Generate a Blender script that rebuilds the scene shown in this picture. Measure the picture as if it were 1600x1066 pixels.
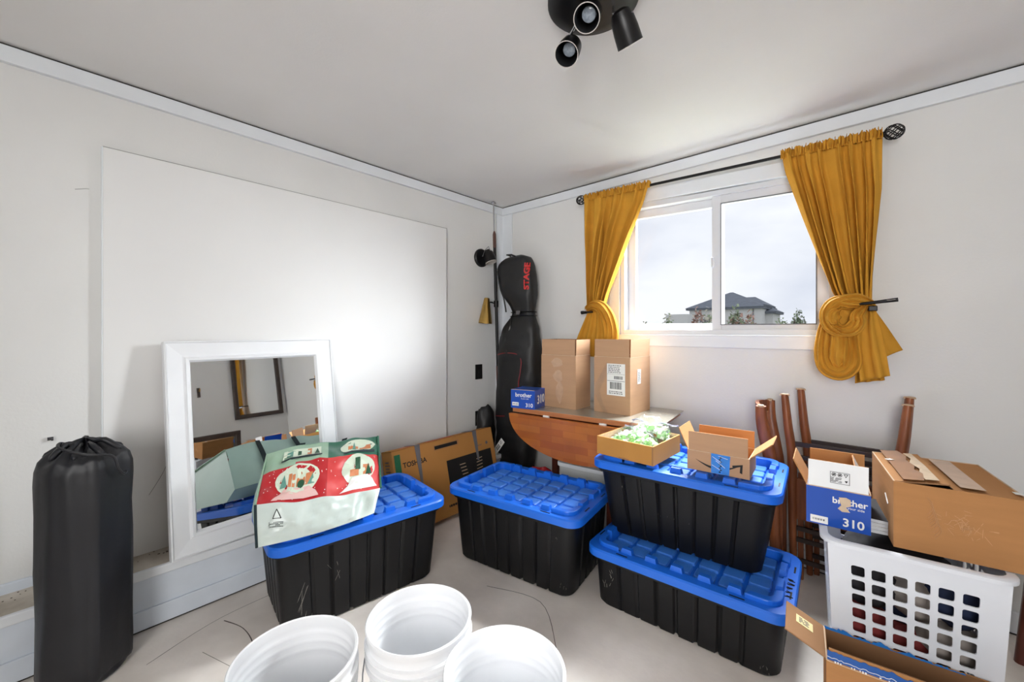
import bpy, bmesh, math, random
from mathutils import Vector, Matrix, noise
random.seed(7)
S = bpy.context.scene
COL = S.collection
for o in list(bpy.data.objects): bpy.data.objects.remove(o)
PI = math.pi
rad = math.radians

# ------------------------------------------------------------------ camera, world, lights, exposure
cam = bpy.data.cameras.new('camera'); cam_ob = bpy.data.objects.new('camera', cam); COL.objects.link(cam_ob)
cam.sensor_width = 36.0; cam.lens = 36.0*633/1600; cam.shift_y = -(533-517)/1600.0
cam.clip_start = 0.02; cam.clip_end = 500
cam_ob.location = (2.40, -2.563, 1.22); cam_ob.rotation_euler = (rad(90), 0, rad(41.8))
S.camera = cam_ob

W = bpy.data.worlds.new('overcast_sky'); S.world = W; W.use_nodes = True
nt = W.node_tree; nt.nodes.clear()
tc = nt.nodes.new('ShaderNodeTexCoord'); mp = nt.nodes.new('ShaderNodeMapping'); mp.inputs['Scale'].default_value = (1.2, 1.2, 3.0)
nz = nt.nodes.new('ShaderNodeTexNoise'); nz.inputs['Scale'].default_value = 2.2; nz.inputs['Detail'].default_value = 4
cr = nt.nodes.new('ShaderNodeValToRGB')
cr.color_ramp.elements[0].position = .35; cr.color_ramp.elements[0].color = (.70, .73, .82, 1)
cr.color_ramp.elements[1].position = .62; cr.color_ramp.elements[1].color = (.92, .93, .97, 1)
bg = nt.nodes.new('ShaderNodeBackground'); bg.inputs['Strength'].default_value = 1.0
wo = nt.nodes.new('ShaderNodeOutputWorld')
nt.links.new(tc.outputs['Generated'], mp.inputs['Vector']); nt.links.new(mp.outputs['Vector'], nz.inputs['Vector'])
nt.links.new(nz.outputs['Fac'], cr.inputs['Fac']); nt.links.new(cr.outputs['Color'], bg.inputs['Color']); nt.links.new(bg.outputs['Background'], wo.inputs['Surface'])

def area(name, loc, target, sx, sy, power, color=(1, 1, 1)):
    l = bpy.data.lights.new(name, 'AREA'); l.shape = 'RECTANGLE'; l.size = sx; l.size_y = sy; l.energy = power; l.color = color
    o = bpy.data.objects.new(name, l); COL.objects.link(o); o.location = loc
    d = Vector(target)-Vector(loc); o.rotation_euler = d.to_track_quat('-Z', 'Y').to_euler()
    return o
area('light_back_fill', (3.2, -3.9, 1.5), (1.2, -.3, 1.5), 1.5, 1.4, 38, (1, .99, .98)).data.spread = rad(115)  # added fill light behind the camera; the back wall has no opening
area('light_window_sky', (4.4, 2.2, 2.5), (1.2, -.9, 1.35), 2.0, 1.6, 560, (.95, .98, 1))
area('light_window_zenith', (1.7, 2.6, 5.0), (1.6, -.8, 1.0), 3.0, 3.0, 3300, (.95, .98, 1))
S.view_settings.view_transform = 'Standard'; S.view_settings.look = 'None'
S.view_settings.gamma = 1; S.view_settings.use_curve_mapping = False; S.view_settings.exposure = 0.2
try: S.cycles.use_denoising = True
except Exception: pass

# ------------------------------------------------------------------ materials
def lin(r, g, b):
    f = lambda c: (c/255/12.92 if c/255 <= .04045 else ((c/255+.055)/1.055)**2.4)
    return (f(r), f(g), f(b), 1)
MATS = {}
def mat(name, rgb, rough=.6, metal=0., var=.08, vscale=6., bump=0., bscale=60., stretch=(1, 1, 1), spec=.5, var2=None, coat=0., sss=0.):
    if name in MATS: return MATS[name]
    m = bpy.data.materials.new(name); m.use_nodes = True; n = m.node_tree; b = n.nodes['Principled BSDF']
    c = lin(*rgb)
    b.inputs['Roughness'].default_value = rough; b.inputs['Metallic'].default_value = metal
    b.inputs['Specular IOR Level'].default_value = spec; b.inputs['Coat Weight'].default_value = coat
    if sss: b.inputs['Subsurface Weight'].default_value = sss; b.inputs['Subsurface Radius'].default_value = (.02, .02, .02)
    t = n.nodes.new('ShaderNodeTexCoord'); mpp = n.nodes.new('ShaderNodeMapping'); mpp.inputs['Scale'].default_value = stretch
    n.links.new(t.outputs['Object'], mpp.inputs['Vector'])
    nn = n.nodes.new('ShaderNodeTexNoise'); nn.inputs['Scale'].default_value = vscale; nn.inputs['Detail'].default_value = 5
    n.links.new(mpp.outputs['Vector'], nn.inputs['Vector'])
    r = n.nodes.new('ShaderNodeValToRGB'); r.color_ramp.elements[0].position = .3; r.color_ramp.elements[1].position = .7
    lo = tuple(x*(1-var) for x in c[:3])+(1,); hi = tuple(min(1, x*(1+var)) for x in c[:3])+(1,)
    if var2: lo = lin(*var2)
    r.color_ramp.elements[0].color = lo; r.color_ramp.elements[1].color = hi
    n.links.new(nn.outputs['Fac'], r.inputs['Fac']); n.links.new(r.outputs['Color'], b.inputs['Base Color'])
    if bump:
        n2 = n.nodes.new('ShaderNodeTexNoise'); n2.inputs['Scale'].default_value = bscale; n2.inputs['Detail'].default_value = 4
        n.links.new(mpp.outputs['Vector'], n2.inputs['Vector'])
        bp = n.nodes.new('ShaderNodeBump'); bp.inputs['Strength'].default_value = bump; bp.inputs['Distance'].default_value = .004
        n.links.new(n2.outputs['Fac'], bp.inputs['Height']); n.links.new(bp.outputs['Normal'], b.inputs['Normal'])
    MATS[name] = m
    return m
def film(name, tint=(1, 1, 1, 1), gloss=.12, rough=.15):
    if name in MATS: return MATS[name]
    m = bpy.data.materials.new(name); m.use_nodes = True; n = m.node_tree; n.nodes.clear()
    o = n.nodes.new('ShaderNodeOutputMaterial'); tr = n.nodes.new('ShaderNodeBsdfTransparent'); tr.inputs['Color'].default_value = tint
    gl = n.nodes.new('ShaderNodeBsdfGlossy'); gl.inputs['Roughness'].default_value = rough
    mx = n.nodes.new('ShaderNodeMixShader')
    lw = n.nodes.new('ShaderNodeLayerWeight'); lw.inputs['Blend'].default_value = .25
    mu = n.nodes.new('ShaderNodeMath'); mu.operation = 'MULTIPLY_ADD'; mu.inputs[1].default_value = gloss*2; mu.inputs[2].default_value = gloss*.3
    n.links.new(lw.outputs['Fresnel'], mu.inputs[0]); n.links.new(mu.outputs[0], mx.inputs['Fac'])
    n.links.new(tr.outputs[0], mx.inputs[1]); n.links.new(gl.outputs[0], mx.inputs[2]); n.links.new(mx.outputs[0], o.inputs['Surface'])
    MATS[name] = m; return m

m_wall = mat('wall_paint', (228, 228, 226), .75, var=.025, vscale=2.5, bump=.15, bscale=90)
m_wall2 = mat('panel_paint', (233, 233, 232), .7, var=.02, vscale=2)
m_ceil = mat('ceiling_paint', (233, 231, 229), .85, var=.03, vscale=1.5, bump=.1, bscale=120)
m_trim = mat('trim_paint', (232, 236, 240), .45, var=.03, vscale=5)
m_base = mat('baseboard_paint', (222, 230, 240), .5, var=.06, vscale=5)
m_gap = mat('dark_gap', (60, 58, 56), .9)  # dark colour standing in for the shade inside narrow gaps
m_grime = mat('dusty_paint', (206, 198, 186), .7, var2=(170, 160, 145), vscale=9)
m_floor = mat('worn_vinyl_floor', (240, 232, 224), .5, var2=(218, 208, 199), vscale=3.2, bump=.2, bscale=50)
m_crack = mat('floor_crack_dark', (96, 84, 76), .9)
m_scratch = mat('scratch_grey', (150, 148, 146), .9)
m_vinyl = mat('white_vinyl', (220, 223, 228), .35, var=.02)
m_vinyl_sh = mat('grey_gasket', (120, 122, 126), .6)
m_glass = film('window_glass', (.97, .98, .985, 1), .035, .02)
m_black = mat('black_metal', (22, 21, 22), .38, .4, var=.1)
m_blackp = mat('black_plastic_plate', (18, 18, 18), .35)
m_curt = mat('mustard_cloth', (204, 148, 52), .8, var=.06, vscale=14, bump=.25, bscale=260, spec=.2)
m_curt_in = mat('mustard_cloth_hem', (196, 138, 44), .85, var=.06, vscale=14, bump=.25, bscale=260, spec=.2)
m_bin = mat('black_tote_plastic', (13, 13, 15), .48, var=.2, vscale=8, bump=.08, bscale=30, spec=.32)
m_scuff = mat('tote_scuff', (165, 160, 152), .8, var2=(90, 88, 84), vscale=40)
m_lid = mat('blue_tote_lid', (22, 104, 216), .4, var=.06, vscale=6)
m_pad = mat('blue_tote_pad', (58, 122, 214), .42, var=.08, vscale=20)
m_bucket = mat('white_bucket_plastic', (243, 244, 246), .38, var=.01, spec=.4)
m_card = mat('cardboard_tan', (186, 148, 116), .85, var=.05, vscale=5, bump=.12, bscale=120, stretch=(1, 1, 8), spec=.2)
m_card2 = mat('cardboard_brown', (178, 128, 82), .85, var=.06, vscale=5, bump=.12, bscale=120, stretch=(1, 1, 8), spec=.2)
m_card3 = mat('cardboard_amber', (182, 130, 66), .8, var=.06, vscale=5, spec=.3)
m_cardD = mat('cardboard_inside', (150, 112, 80), .9, var=.06, vscale=5, spec=.2)
m_cardE = mat('cardboard_edge', (206, 178, 148), .9, var=.1, vscale=60)
m_tv = mat('tv_box_cardboard', (190, 134, 74), .8, var=.05, vscale=4, spec=.2)
m_paper = mat('white_label_paper', (238, 237, 234), .7, var=.02)
m_ink = mat('black_ink', (22, 21, 22), .7)
m_inkg = mat('grey_ink', (98, 96, 98), .7)
m_tape = mat('clear_brown_tape', (192, 156, 126), .32, var=.10, vscale=30, coat=.4)
m_tape2 = mat('dull_brown_tape', (158, 112, 76), .3, var=.12, vscale=20, coat=.3)
m_torn = mat('torn_paper_fluff', (208, 186, 160), .9, var=.1, vscale=30)
m_bluebox = mat('blue_printed_card', (16, 76, 176), .35, var=.04, coat=.2)
m_whitebox = mat('white_printed_card', (240, 242, 244), .4, var=.02)
m_bluetape = mat('blue_printed_tape', (46, 128, 214), .3, var=.12, vscale=40)
m_bluetape_d = mat('blue_tape_print', (26, 84, 160), .3)
m_wood = mat('chair_wood_red', (146, 82, 42), .5, var2=(108, 56, 28), vscale=7, stretch=(6, 6, .7), coat=.1)
m_woodl = mat('worn_wood_end', (196, 168, 140), .8, var=.1, vscale=40)
m_woodd = mat('dark_wood', (52, 36, 30), .5, var=.2, vscale=8, stretch=(1, 6, 6))
m_leg = mat('table_leg_wood', (84, 36, 24), .4, var=.2, vscale=8, stretch=(6, 6, .8))
m_edge = mat('table_edge_wood', (190, 124, 76), .4, var2=(160, 96, 54), vscale=6, stretch=(.8, 8, 8), coat=.2)
m_ttop = mat('table_top_pale_film', (150, 146, 134), .18, var=.12, vscale=3, coat=.5)
m_brass = mat('brushed_brass', (196, 160, 92), .28, 1., var=.12, vscale=30, stretch=(1, 1, .2))
m_chrome = mat('chrome', (190, 190, 195), .18, 1.)
m_ringin = mat('lamp_inside_pale', (196, 190, 184), .5)
m_lens = mat('lamp_lens', (150, 160, 172), .15, var=.25, vscale=120, coat=.6)
m_rod = mat('lamp_pole_brown', (92, 58, 48), .4, var=.12, vscale=10)
m_roll = mat('black_nylon', (28, 29, 34), .46, var=.15, vscale=6, bump=.3, bscale=18, spec=.5)
m_rollg = mat('grey_nylon', (58, 60, 64), .5, var=.22, vscale=5, bump=.35, bscale=16, spec=.6)
m_snow = mat('black_bag_canvas', (20, 20, 21), .5, var=.25, vscale=9, bump=.35, bscale=24, spec=.5)
m_red = mat('red_print', (206, 40, 40), .6)
m_piping = mat('dark_red_piping', (128, 22, 32), .5)
m_frame = mat('white_frame_paint', (238, 240, 243), .4, var=.02)
m_mirror = mat('mirror_silver', (232, 234, 234), .012, 1., var=.0)
m_dframe = mat('dark_frame_wood', (66, 54, 48), .5, var=.25, vscale=12)
m_mint = mat('mint_bag_film', (206, 218, 212), .35, var=.05, vscale=8, bump=.9, bscale=14, coat=.25)
m_mint2 = mat('mint_bag_side', (176, 202, 192), .4, var=.05, vscale=8)
m_bagred = mat('bag_red', (186, 30, 38), .38, var=.06, vscale=8, coat=.2)
m_bagcor = mat('bag_coral', (214, 66, 66), .38, var=.06, vscale=8, coat=.2)
m_baggr = mat('bag_pale_green', (150, 182, 156), .4, var=.05, coat=.2)
m_bagdg = mat('bag_dark_green', (46, 104, 84), .4, var=.05, coat=.2)
m_globe = mat('globe_cream', (214, 226, 206), .4, var=.03)
m_pink = mat('globe_base_pink', (232, 190, 184), .4, var=.03)
m_or = mat('print_orange', (206, 130, 84), .5)
m_teal = mat('print_teal', (96, 150, 136), .5)
m_dgreen = mat('print_green', (36, 84, 58), .5)
m_strapd = mat('bag_dark_strap', (26, 44, 48), .6)
m_greenst = mat('green_sticker', (20, 106, 66), .5)
m_redst = mat('red_tape', (196, 32, 38), .4)
m_strap = mat('grey_plastic_strap', (112, 110, 114), .4, var=.06)
m_basket = mat('white_basket_plastic', (226, 230, 238), .4, var=.02)
m_mag = mat('magazine_pages', (206, 208, 210), .5, var=.15, vscale=30, stretch=(1, 1, 12))
m_cream = mat('cream_note', (222, 206, 152), .7)
m_cloth1 = mat('dark_clothes', (40, 38, 42), .85, var=.3, vscale=9)
m_cloth2 = mat('dark_red_clothes', (112, 34, 34), .85, var=.3, vscale=9)
m_cloth3 = mat('grey_clothes', (150, 142, 136), .85, var=.3, vscale=9)
m_cloth4 = mat('navy_clothes', (24, 36, 66), .85, var=.3, vscale=9)
m_candyg = mat('candy_green', (164, 222, 146), .4, var=.2, vscale=30)
m_candyw = mat('candy_white', (240, 246, 236), .4, var=.06, vscale=30)
m_film = film('clear_bag_film', (.98, .985, .99, 1), .09, .25)
m_zip = mat('zip_seal_violet', (176, 176, 208), .3)
m_tub = mat('white_tub_plastic', (214, 218, 218), .4, var=.03)
m_stucco = mat('house_stucco', (214, 214, 214), .9, var=.03)
m_roof = mat('roof_slate', (112, 118, 128), .9, var=.12, vscale=2)
m_leaf1 = mat('leaf_grey_green', (140, 152, 128), .8, var=.25, vscale=2)
m_leaf2 = mat('leaf_dull_red', (172, 138, 128), .8, var=.2, vscale=2)
m_leaf3 = mat('leaf_pale', (196, 190, 184), .8, var=.15, vscale=2)
m_ground = mat('field_grass', (150, 152, 132), .9, var=.2, vscale=.5)

def parquet():
    m = bpy.data.materials.new('leaf_parquet'); m.use_nodes = True; n = m.node_tree; b = n.nodes['Principled BSDF']
    t = n.nodes.new('ShaderNodeTexCoord'); mpp = n.nodes.new('ShaderNodeMapping'); mpp.inputs['Rotation'].default_value = (rad(90), 0, 0)
    br = n.nodes.new('ShaderNodeTexBrick'); br.inputs['Scale'].default_value = 5.5; br.inputs['Brick Width'].default_value = .85; br.inputs['Row Height'].default_value = .22
    br.inputs['Mortar Size'].default_value = .002; br.inputs['Color1'].default_value = lin(206, 122, 46); br.inputs['Color2'].default_value = lin(182, 98, 34); br.inputs['Mortar'].default_value = lin(140, 72, 24)
    nn = n.nodes.new('ShaderNodeTexNoise'); nn.inputs['Scale'].default_value = 9
    mx = n.nodes.new('ShaderNodeMix'); mx.data_type = 'RGBA'; mx.blend_type = 'MULTIPLY'; mx.inputs[0].default_value = .35
    n.links.new(t.outputs['Object'], mpp.inputs['Vector']); n.links.new(mpp.outputs['Vector'], br.inputs['Vector']); n.links.new(mpp.outputs['Vector'], nn.inputs['Vector'])
    n.links.new(br.outputs['Color'], mx.inputs[6]); n.links.new(nn.outputs['Fac'], mx.inputs[7]); n.links.new(mx.outputs[2], b.inputs['Base Color'])
    b.inputs['Roughness'].default_value = .35; b.inputs['Coat Weight'].default_value = .3
    return m
m_parq = parquet()

# ------------------------------------------------------------------ mesh helpers
class MB:
    def __init__(s): s.v = []; s.f = []; s.m = []
    def add(s, vs, fs, mi=0, M=None):
        k = len(s.v)
        for p in vs:
            p = Vector(p)
            if M is not None: p = M @ p
            s.v.append(p)
        for f in fs: s.f.append(tuple(i+k for i in f)); s.m.append(mi)
        return s
    def box(s, c, d, mi=0, M=None):
        x, y, z = c; a, b, e = d[0]/2, d[1]/2, d[2]/2
        vs = [(x+i*a, y+j*b, z+k*e) for i in (-1, 1) for j in (-1, 1) for k in (-1, 1)]
        return s.add(vs, [(0, 1, 3, 2), (4, 6, 7, 5), (0, 4, 5, 1), (2, 3, 7, 6), (0, 2, 6, 4), (1, 5, 7, 3)], mi, M)
    def box2(s, a, b, mi=0, M=None):
        return s.box([(a[i]+b[i])/2 for i in range(3)], [abs(b[i]-a[i]) for i in range(3)], mi, M)
    def prism(s, poly, z0, z1, mi=0, M=None):
        n = len(poly)
        vs = [(p[0], p[1], z0) for p in poly]+[(p[0], p[1], z1) for p in poly]
        fs = [tuple(range(n-1, -1, -1)), tuple(range(n, 2*n))]+[(i, (i+1) % n, n+(i+1) % n, n+i) for i in range(n)]
        return s.add(vs, fs, mi, M)
    def lathe(s, prof, n=32, mi=0, M=None, cap0=False, cap1=False):
        vs = [(r*math.cos(2*PI*i/n), r*math.sin(2*PI*i/n), z) for r, z in prof for i in range(n)]
        fs = [(j*n+i, j*n+(i+1) % n, (j+1)*n+(i+1) % n, (j+1)*n+i) for j in range(len(prof)-1) for i in range(n)]
        if cap0: fs.append(tuple(range(n-1, -1, -1)))
        if cap1: fs.append(tuple((len(prof)-1)*n+i for i in range(n)))
        return s.add(vs, fs, mi, M)
    def tube(s, path, r, n=8, mi=0, M=None, closed=False, flat=None):
        P = [Vector(p) for p in path]; m = len(P); R = r if isinstance(r, (list, tuple)) else [r]*m
        vs = []; prev = None
        for i, p in enumerate(P):
            if closed: t = P[(i+1) % m]-P[i-1]
            else: t = P[min(i+1, m-1)]-P[max(i-1, 0)]
            t.normalize()
            if prev is None:
                a = Vector((0, 0, 1)) if abs(t.z) < .9 else Vector((1, 0, 0))
                u = t.cross(a).normalized()
            else: u = (prev-t*prev.dot(t)).normalized()
            prev = u; w = t.cross(u)
            fl = flat if flat else 1
            for k in range(n):
                an = 2*PI*k/n
                vs.append(p+(u*math.cos(an)+w*math.sin(an)*fl)*R[i])
        fs = []
        for i in range(m if closed else m-1):
            for k in range(n):
                a = i*n+k; b = i*n+(k+1) % n; c = ((i+1) % m)*n+(k+1) % n; d = ((i+1) % m)*n+k
                fs.append((a, b, c, d))
        if not closed: fs += [tuple(range(n-1, -1, -1)), tuple((m-1)*n+k for k in range(n))]
        return s.add(vs, fs, mi, M)
    def grid(s, fn, nu, nv, mi=0, M=None, closeu=False, mfn=None):
        vs = [fn(i/(nu if closeu else nu), j/nv) for j in range(nv+1) for i in range(nu if closeu else nu+1)]
        w = nu if closeu else nu+1
        k0 = len(s.f)
        fs = [(j*w+i, j*w+(i+1) % w, (j+1)*w+(i+1) % w, (j+1)*w+i) for j in range(nv) for i in range(nu)]
        s.add(vs, fs, mi, M)
        if mfn:
            q = k0
            for j in range(nv):
                for i in range(nu): s.m[q] = mfn((i+.5)/nu, (j+.5)/nv); q += 1
        return s
    def loft(s, rings, mi=0, M=None, cap=True):
        n = len(rings[0]); vs = [p for r in rings for p in r]
        fs = [(j*n+i, j*n+(i+1) % n, (j+1)*n+(i+1) % n, (j+1)*n+i) for j in range(len(rings)-1) for i in range(n)]
        if cap: fs += [tuple(range(n-1, -1, -1)), tuple((len(rings)-1)*n+i for i in range(n))]
        return s.add(vs, fs, mi, M)
    def mesh(s, name, mats, smooth=False):
        me = bpy.data.meshes.new(name); me.from_pydata([tuple(v) for v in s.v], [], s.f)
        for m in (mats if isinstance(mats, (list, tuple)) else [mats]): me.materials.append(m)
        me.polygons.foreach_set('material_index', s.m)
        bm = bmesh.new(); bm.from_mesh(me); bmesh.ops.recalc_face_normals(bm, faces=bm.faces[:]); bm.to_mesh(me); bm.free()
        if smooth:
            me.polygons.foreach_set('use_smooth', [True]*len(me.polygons))
            try: me.set_sharp_from_angle(angle=rad(smooth if smooth > 1 else 40))
            except Exception: pass
        me.update(); return me
    def build(s, name, mats, parent=None, smooth=False, bevel=0, solid=0, label=None, subsurf=0):
        o = bpy.data.objects.new(name, s.mesh(name, mats, smooth)); COL.objects.link(o)
        if parent: o.parent = parent
        if solid:
            q = o.modifiers.new('solid', 'SOLIDIFY'); q.thickness = solid; q.offset = 0
        if bevel:
            q = o.modifiers.new('bevel', 'BEVEL'); q.width = bevel; q.segments = 2; q.limit_method = 'ANGLE'
        if subsurf:
            q = o.modifiers.new('sub', 'SUBSURF'); q.levels = subsurf; q.render_levels = subsurf
        if label: o['label'] = label
        return o
def thing(name, label, cat, loc=(0, 0, 0), rot=(0, 0, 0), group=None):
    o = bpy.data.objects.new(name, None); COL.objects.link(o); o.empty_display_size = .1
    o.location = loc; o.rotation_euler = rot
    o['label'] = label; o['category'] = cat
    if group: o['group'] = group
    return o
def tag(o, label, cat, group=None):
    o['label'] = label; o['category'] = cat
    if group: o['group'] = group
    return o
def struct(o): o['kind'] = 'structure'; return o
def T(x=0, y=0, z=0): return Matrix.Translation((x, y, z))
def RX(a): return Matrix.Rotation(rad(a), 4, 'X')
def RY(a): return Matrix.Rotation(rad(a), 4, 'Y')
def RZ(a): return Matrix.Rotation(rad(a), 4, 'Z')
def aim(loc, d):
    q = Vector(d).to_track_quat('Z', 'Y'); return Matrix.Translation(loc) @ q.to_matrix().to_4x4()
FRONT = RX(90)            # local plane x,y,z -> x right, z up, normal -y
_txt = {}
def text(name, st, size, m, parent, M, align='CENTER', bold=.0, fn=None, depth=.0004):
    cu = bpy.data.curves.new('t', 'FONT'); cu.body = st; cu.size = size; cu.align_x = align; cu.align_y = 'CENTER'; cu.offset = bold*size; cu.resolution_u = 3
    cu.extrude = depth
    o = bpy.data.objects.new('t', cu); COL.objects.link(o)
    dg = bpy.context.evaluated_depsgraph_get(); dg.update()
    me = bpy.data.meshes.new_from_object(o.evaluated_get(dg))
    bpy.data.objects.remove(o); bpy.data.curves.remove(cu)
    for v in me.vertices:
        v.co = (fn(v.co) if fn else M @ v.co)
    me.materials.clear(); me.materials.append(m); me.name = name
    ob = bpy.data.objects.new(name, me); COL.objects.link(ob); ob.parent = parent
    return ob
def plate(name, w, h, m, parent, M, t=.0008, poly=None, label=None):
    b = MB(); b.prism(poly or [(-w/2, -h/2), (w/2, -h/2), (w/2, h/2), (-w/2, h/2)], 0, t, 0, M)
    return b.build(name, m, parent, label=label)
def barcode(name, w, h, parent, M, seed=1):
    r = random.Random(seed); b = MB(); x = -w/2
    while x < w/2-.001:
        a = r.choice((.0012, .002, .003)); b.box((x+a/2, 0, .0012), (a, h, .0006), 0, M); x += a+r.choice((.0012, .002, .0028))
    return b.build(name, m_ink, parent)
def textlines(name, w, h, rows, m, parent, M, seed=1):
    r = random.Random(seed); b = MB(); lh = h/rows
    for i in range(rows):
        x = -w/2
        while x < w/2-.006:
            a = min(r.uniform(.006, .018), w/2-x); b.box((x+a/2, h/2-(i+.5)*lh, .0012), (a, lh*.45, .0006), 0, M); x += a+.004
    return b.build(name, m, parent)
def ease(t): return t*t*(3-2*t)
def lerp(a, b, t): return a+(b-a)*t
def pl(pts, t):
    """smooth interpolation through (key, value...) rows"""
    if t <= pts[0][0]: return pts[0][1:]
    for a, b in zip(pts, pts[1:]):
        if t <= b[0]:
            k = (t-a[0])/(b[0]-a[0]); return tuple(lerp(p, q, k) for p, q in zip(a[1:], b[1:]))
    return pts[-1][1:]
def spline(P, n):
    P = [Vector(p) for p in P]; out = []
    for i in range(len(P)-1):
        p0 = P[max(i-1, 0)]; p1 = P[i]; p2 = P[i+1]; p3 = P[min(i+2, len(P)-1)]
        for k in range(n):
            t = k/n; out.append(.5*((2*p1)+(p2-p0)*t+(2*p0-5*p1+4*p2-p3)*t*t+(3*p1-p0-3*p2+p3)*t**3))
    out.append(P[-1]); return out

# ------------------------------------------------------------------ the room
RW, RB, RH = 3.45, -4.6, 2.28
fl = struct(MB().box2((-.2, RB-.2, -.06), (RW+.2, .2, 0)).build('floor', m_floor))
def ribbon(pts, w, z=.0004):
    b = MB(); P = spline([(p[0], p[1], z) for p in pts], 6)
    vs = []
    for i, p in enumerate(P):
        t = (P[min(i+1, len(P)-1)]-P[max(i-1, 0)]).normalized(); q = Vector((-t.y, t.x, 0)); ww = w*(.6+.8*noise.noise(p*9+Vector((3, 1, 0)))**2+.2)
        vs += [p+q*ww/2, p-q*ww/2]
    b.add(vs, [(2*i, 2*i+1, 2*i+3, 2*i+2) for i in range(len(P)-1)]); return b
for pts, w in (([(.36, -2.10), (.47, -2.06), (.60, -2.06), (.70, -2.10), (.80, -2.20)], .004),
               ([(.95, -1.36), (1.10, -1.42), (1.35, -1.52), (1.62, -1.62), (1.85, -1.72), (2.2, -1.9)], .004),
               ([(.32, -1.76), (.33, -2.10), (.42, -2.35)], .0025),
               ([(1.02, -1.2), (1.28, -1.12), (1.5, -1.3)], .003), ([(.5, -2.2), (1.1, -2.0)], .002), ([(2.2, -1.3), (2.6, -1.25)], .002)):
    ribbon(pts, w).build('floor_crack', m_crack, fl)
struct(MB().box2((-.2, RB-.2, RH), (RW+.2, .2, RH+.1)).build('ceiling', m_ceil))
wl = struct(MB().box2((-.15, RB, 0), (0, 0, RH)).build('wall_left', m_wall))
# window wall with its opening
OX0, OX1, OZ0, OZ1 = 1.10, 2.27, 1.185, 2.05
b = MB()
b.box2((-.15, 0, 0), (OX0, .14, RH)); b.box2((OX1, 0, 0), (RW+.15, .14, RH)); b.box2((OX0, 0, 0), (OX1, .14, OZ0)); b.box2((OX0, 0, OZ1), (OX1, .14, RH))
ww = struct(b.build('wall_window', m_wall))
struct(MB().box2((RW, RB, 0), (RW+.15, 0, RH)).build('wall_right', m_wall))
struct(MB().box2((-.15, RB-.15, 0), (RW+.15, RB, RH)).build('wall_back', m_wall))
# raised board on the left wall, and the seams around it
pn = MB().box2((0, -2.442, .10), (.03, -.641, 1.98)).build('panel', m_wall2, wl, bevel=.002)
MB().box2((0, -2.446, .1), (.0285, -2.442, 1.982)).build('panel_edge', m_trim, wl)
ms = MB(); ms.box2((0, -2.4445, 1.98), (.027, -.639, 1.983)); ms.box2((0, -.641, .1), (.027, -.638, 1.983))
ms.build('panel_seam', m_scratch, wl)
def scr(pts):
    P = spline(pts, 5); return MB().tube(P, .0009, 4)
scr([(.031, -2.30, .50), (.031, -2.24, .62), (.031, -2.22, .78)]).build('scratch', m_scratch, wl)
scr([(.001, -2.52, 1.79), (.001, -2.49, 1.80), (.001, -2.48, 1.801)]).build('scratch', m_scratch, wl)
b = MB(); b.box((.006, -2.585, .80), (.012, .016, .012)); b.box((.012, -2.58, .796), (.016, .006, .006)); b.build('picture_hook', m_chrome, wl)
# crown boards
struct(MB().box2((0, RB, 2.210), (.022, -.02, 2.271)).build('trim_1', m_trim, bevel=.002))
struct(MB().box2((0, -.022, 2.209), (RW, 0, 2.271)).build('trim_2', m_trim, bevel=.002))
struct(MB().box2((0, -.085, 0), (.012, 0, 2.21)).build('trim_3', m_trim, bevel=.002))
struct(MB().box2((0, -.012, 0), (.116, 0, 2.21)).build('trim_4', m_trim, bevel=.002))
g = MB(); g.box2((.0, RB, 2.271), (.012, 0, 2.2795)); g.box2((0, -.012, 2.271), (RW, 0, 2.2795)); struct(g.build('crown_gap_shade', m_gap))  # dark strips painting in the shade between crown boards and ceiling
# low ledge with a capped skirting in front of the left wall
lb = struct(MB().box2((.0, RB, .0), (.185, -.02, .222)).build('baseboard_left', m_base))
MB().box2((0, RB, .222), (.187, -.02, .248)).build('ledge_top', [m_grime], lb)
MB().box2((.185, RB, .212), (.204, -.02, .2485)).build('ledge_nosing', m_trim, lb, bevel=.004)
MB().box2((.185, RB, .008), (.196, -.02, .085)).build('skirting_strip', m_base, lb, bevel=.003)
MB().box2((.18, RB, .0), (.188, -.02, .008)).build('shadow_gap', m_gap, lb)
MB().box2((.0, RB, .238), (.014, -2.4445, .285)).build('skirting_upper', m_base, lb, bevel=.003)
b = MB(); r = random.Random(4)
for i in range(60):
    y = r.uniform(-2.9, -1.9); x = r.uniform(.02, .1); q = r.uniform(.002, .006); b.box((x, y, .2485), (q, q*1.4, .002))
b.build('plaster_crumbs', m_crack, lb)['kind'] = 'stuff'
bw = struct(MB().box2((.116, -.016, .008), (RW, 0, .092)).build('baseboard_window', m_trim, bevel=.003))
MB().box2((.116, -.010, 0), (RW, 0, .008)).build('shadow_gap', m_gap, bw)
struct(MB().box2((RW-.016, RB, .0), (RW, -.02, .092)).build('baseboard_right', m_trim, bevel=.003))

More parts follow.
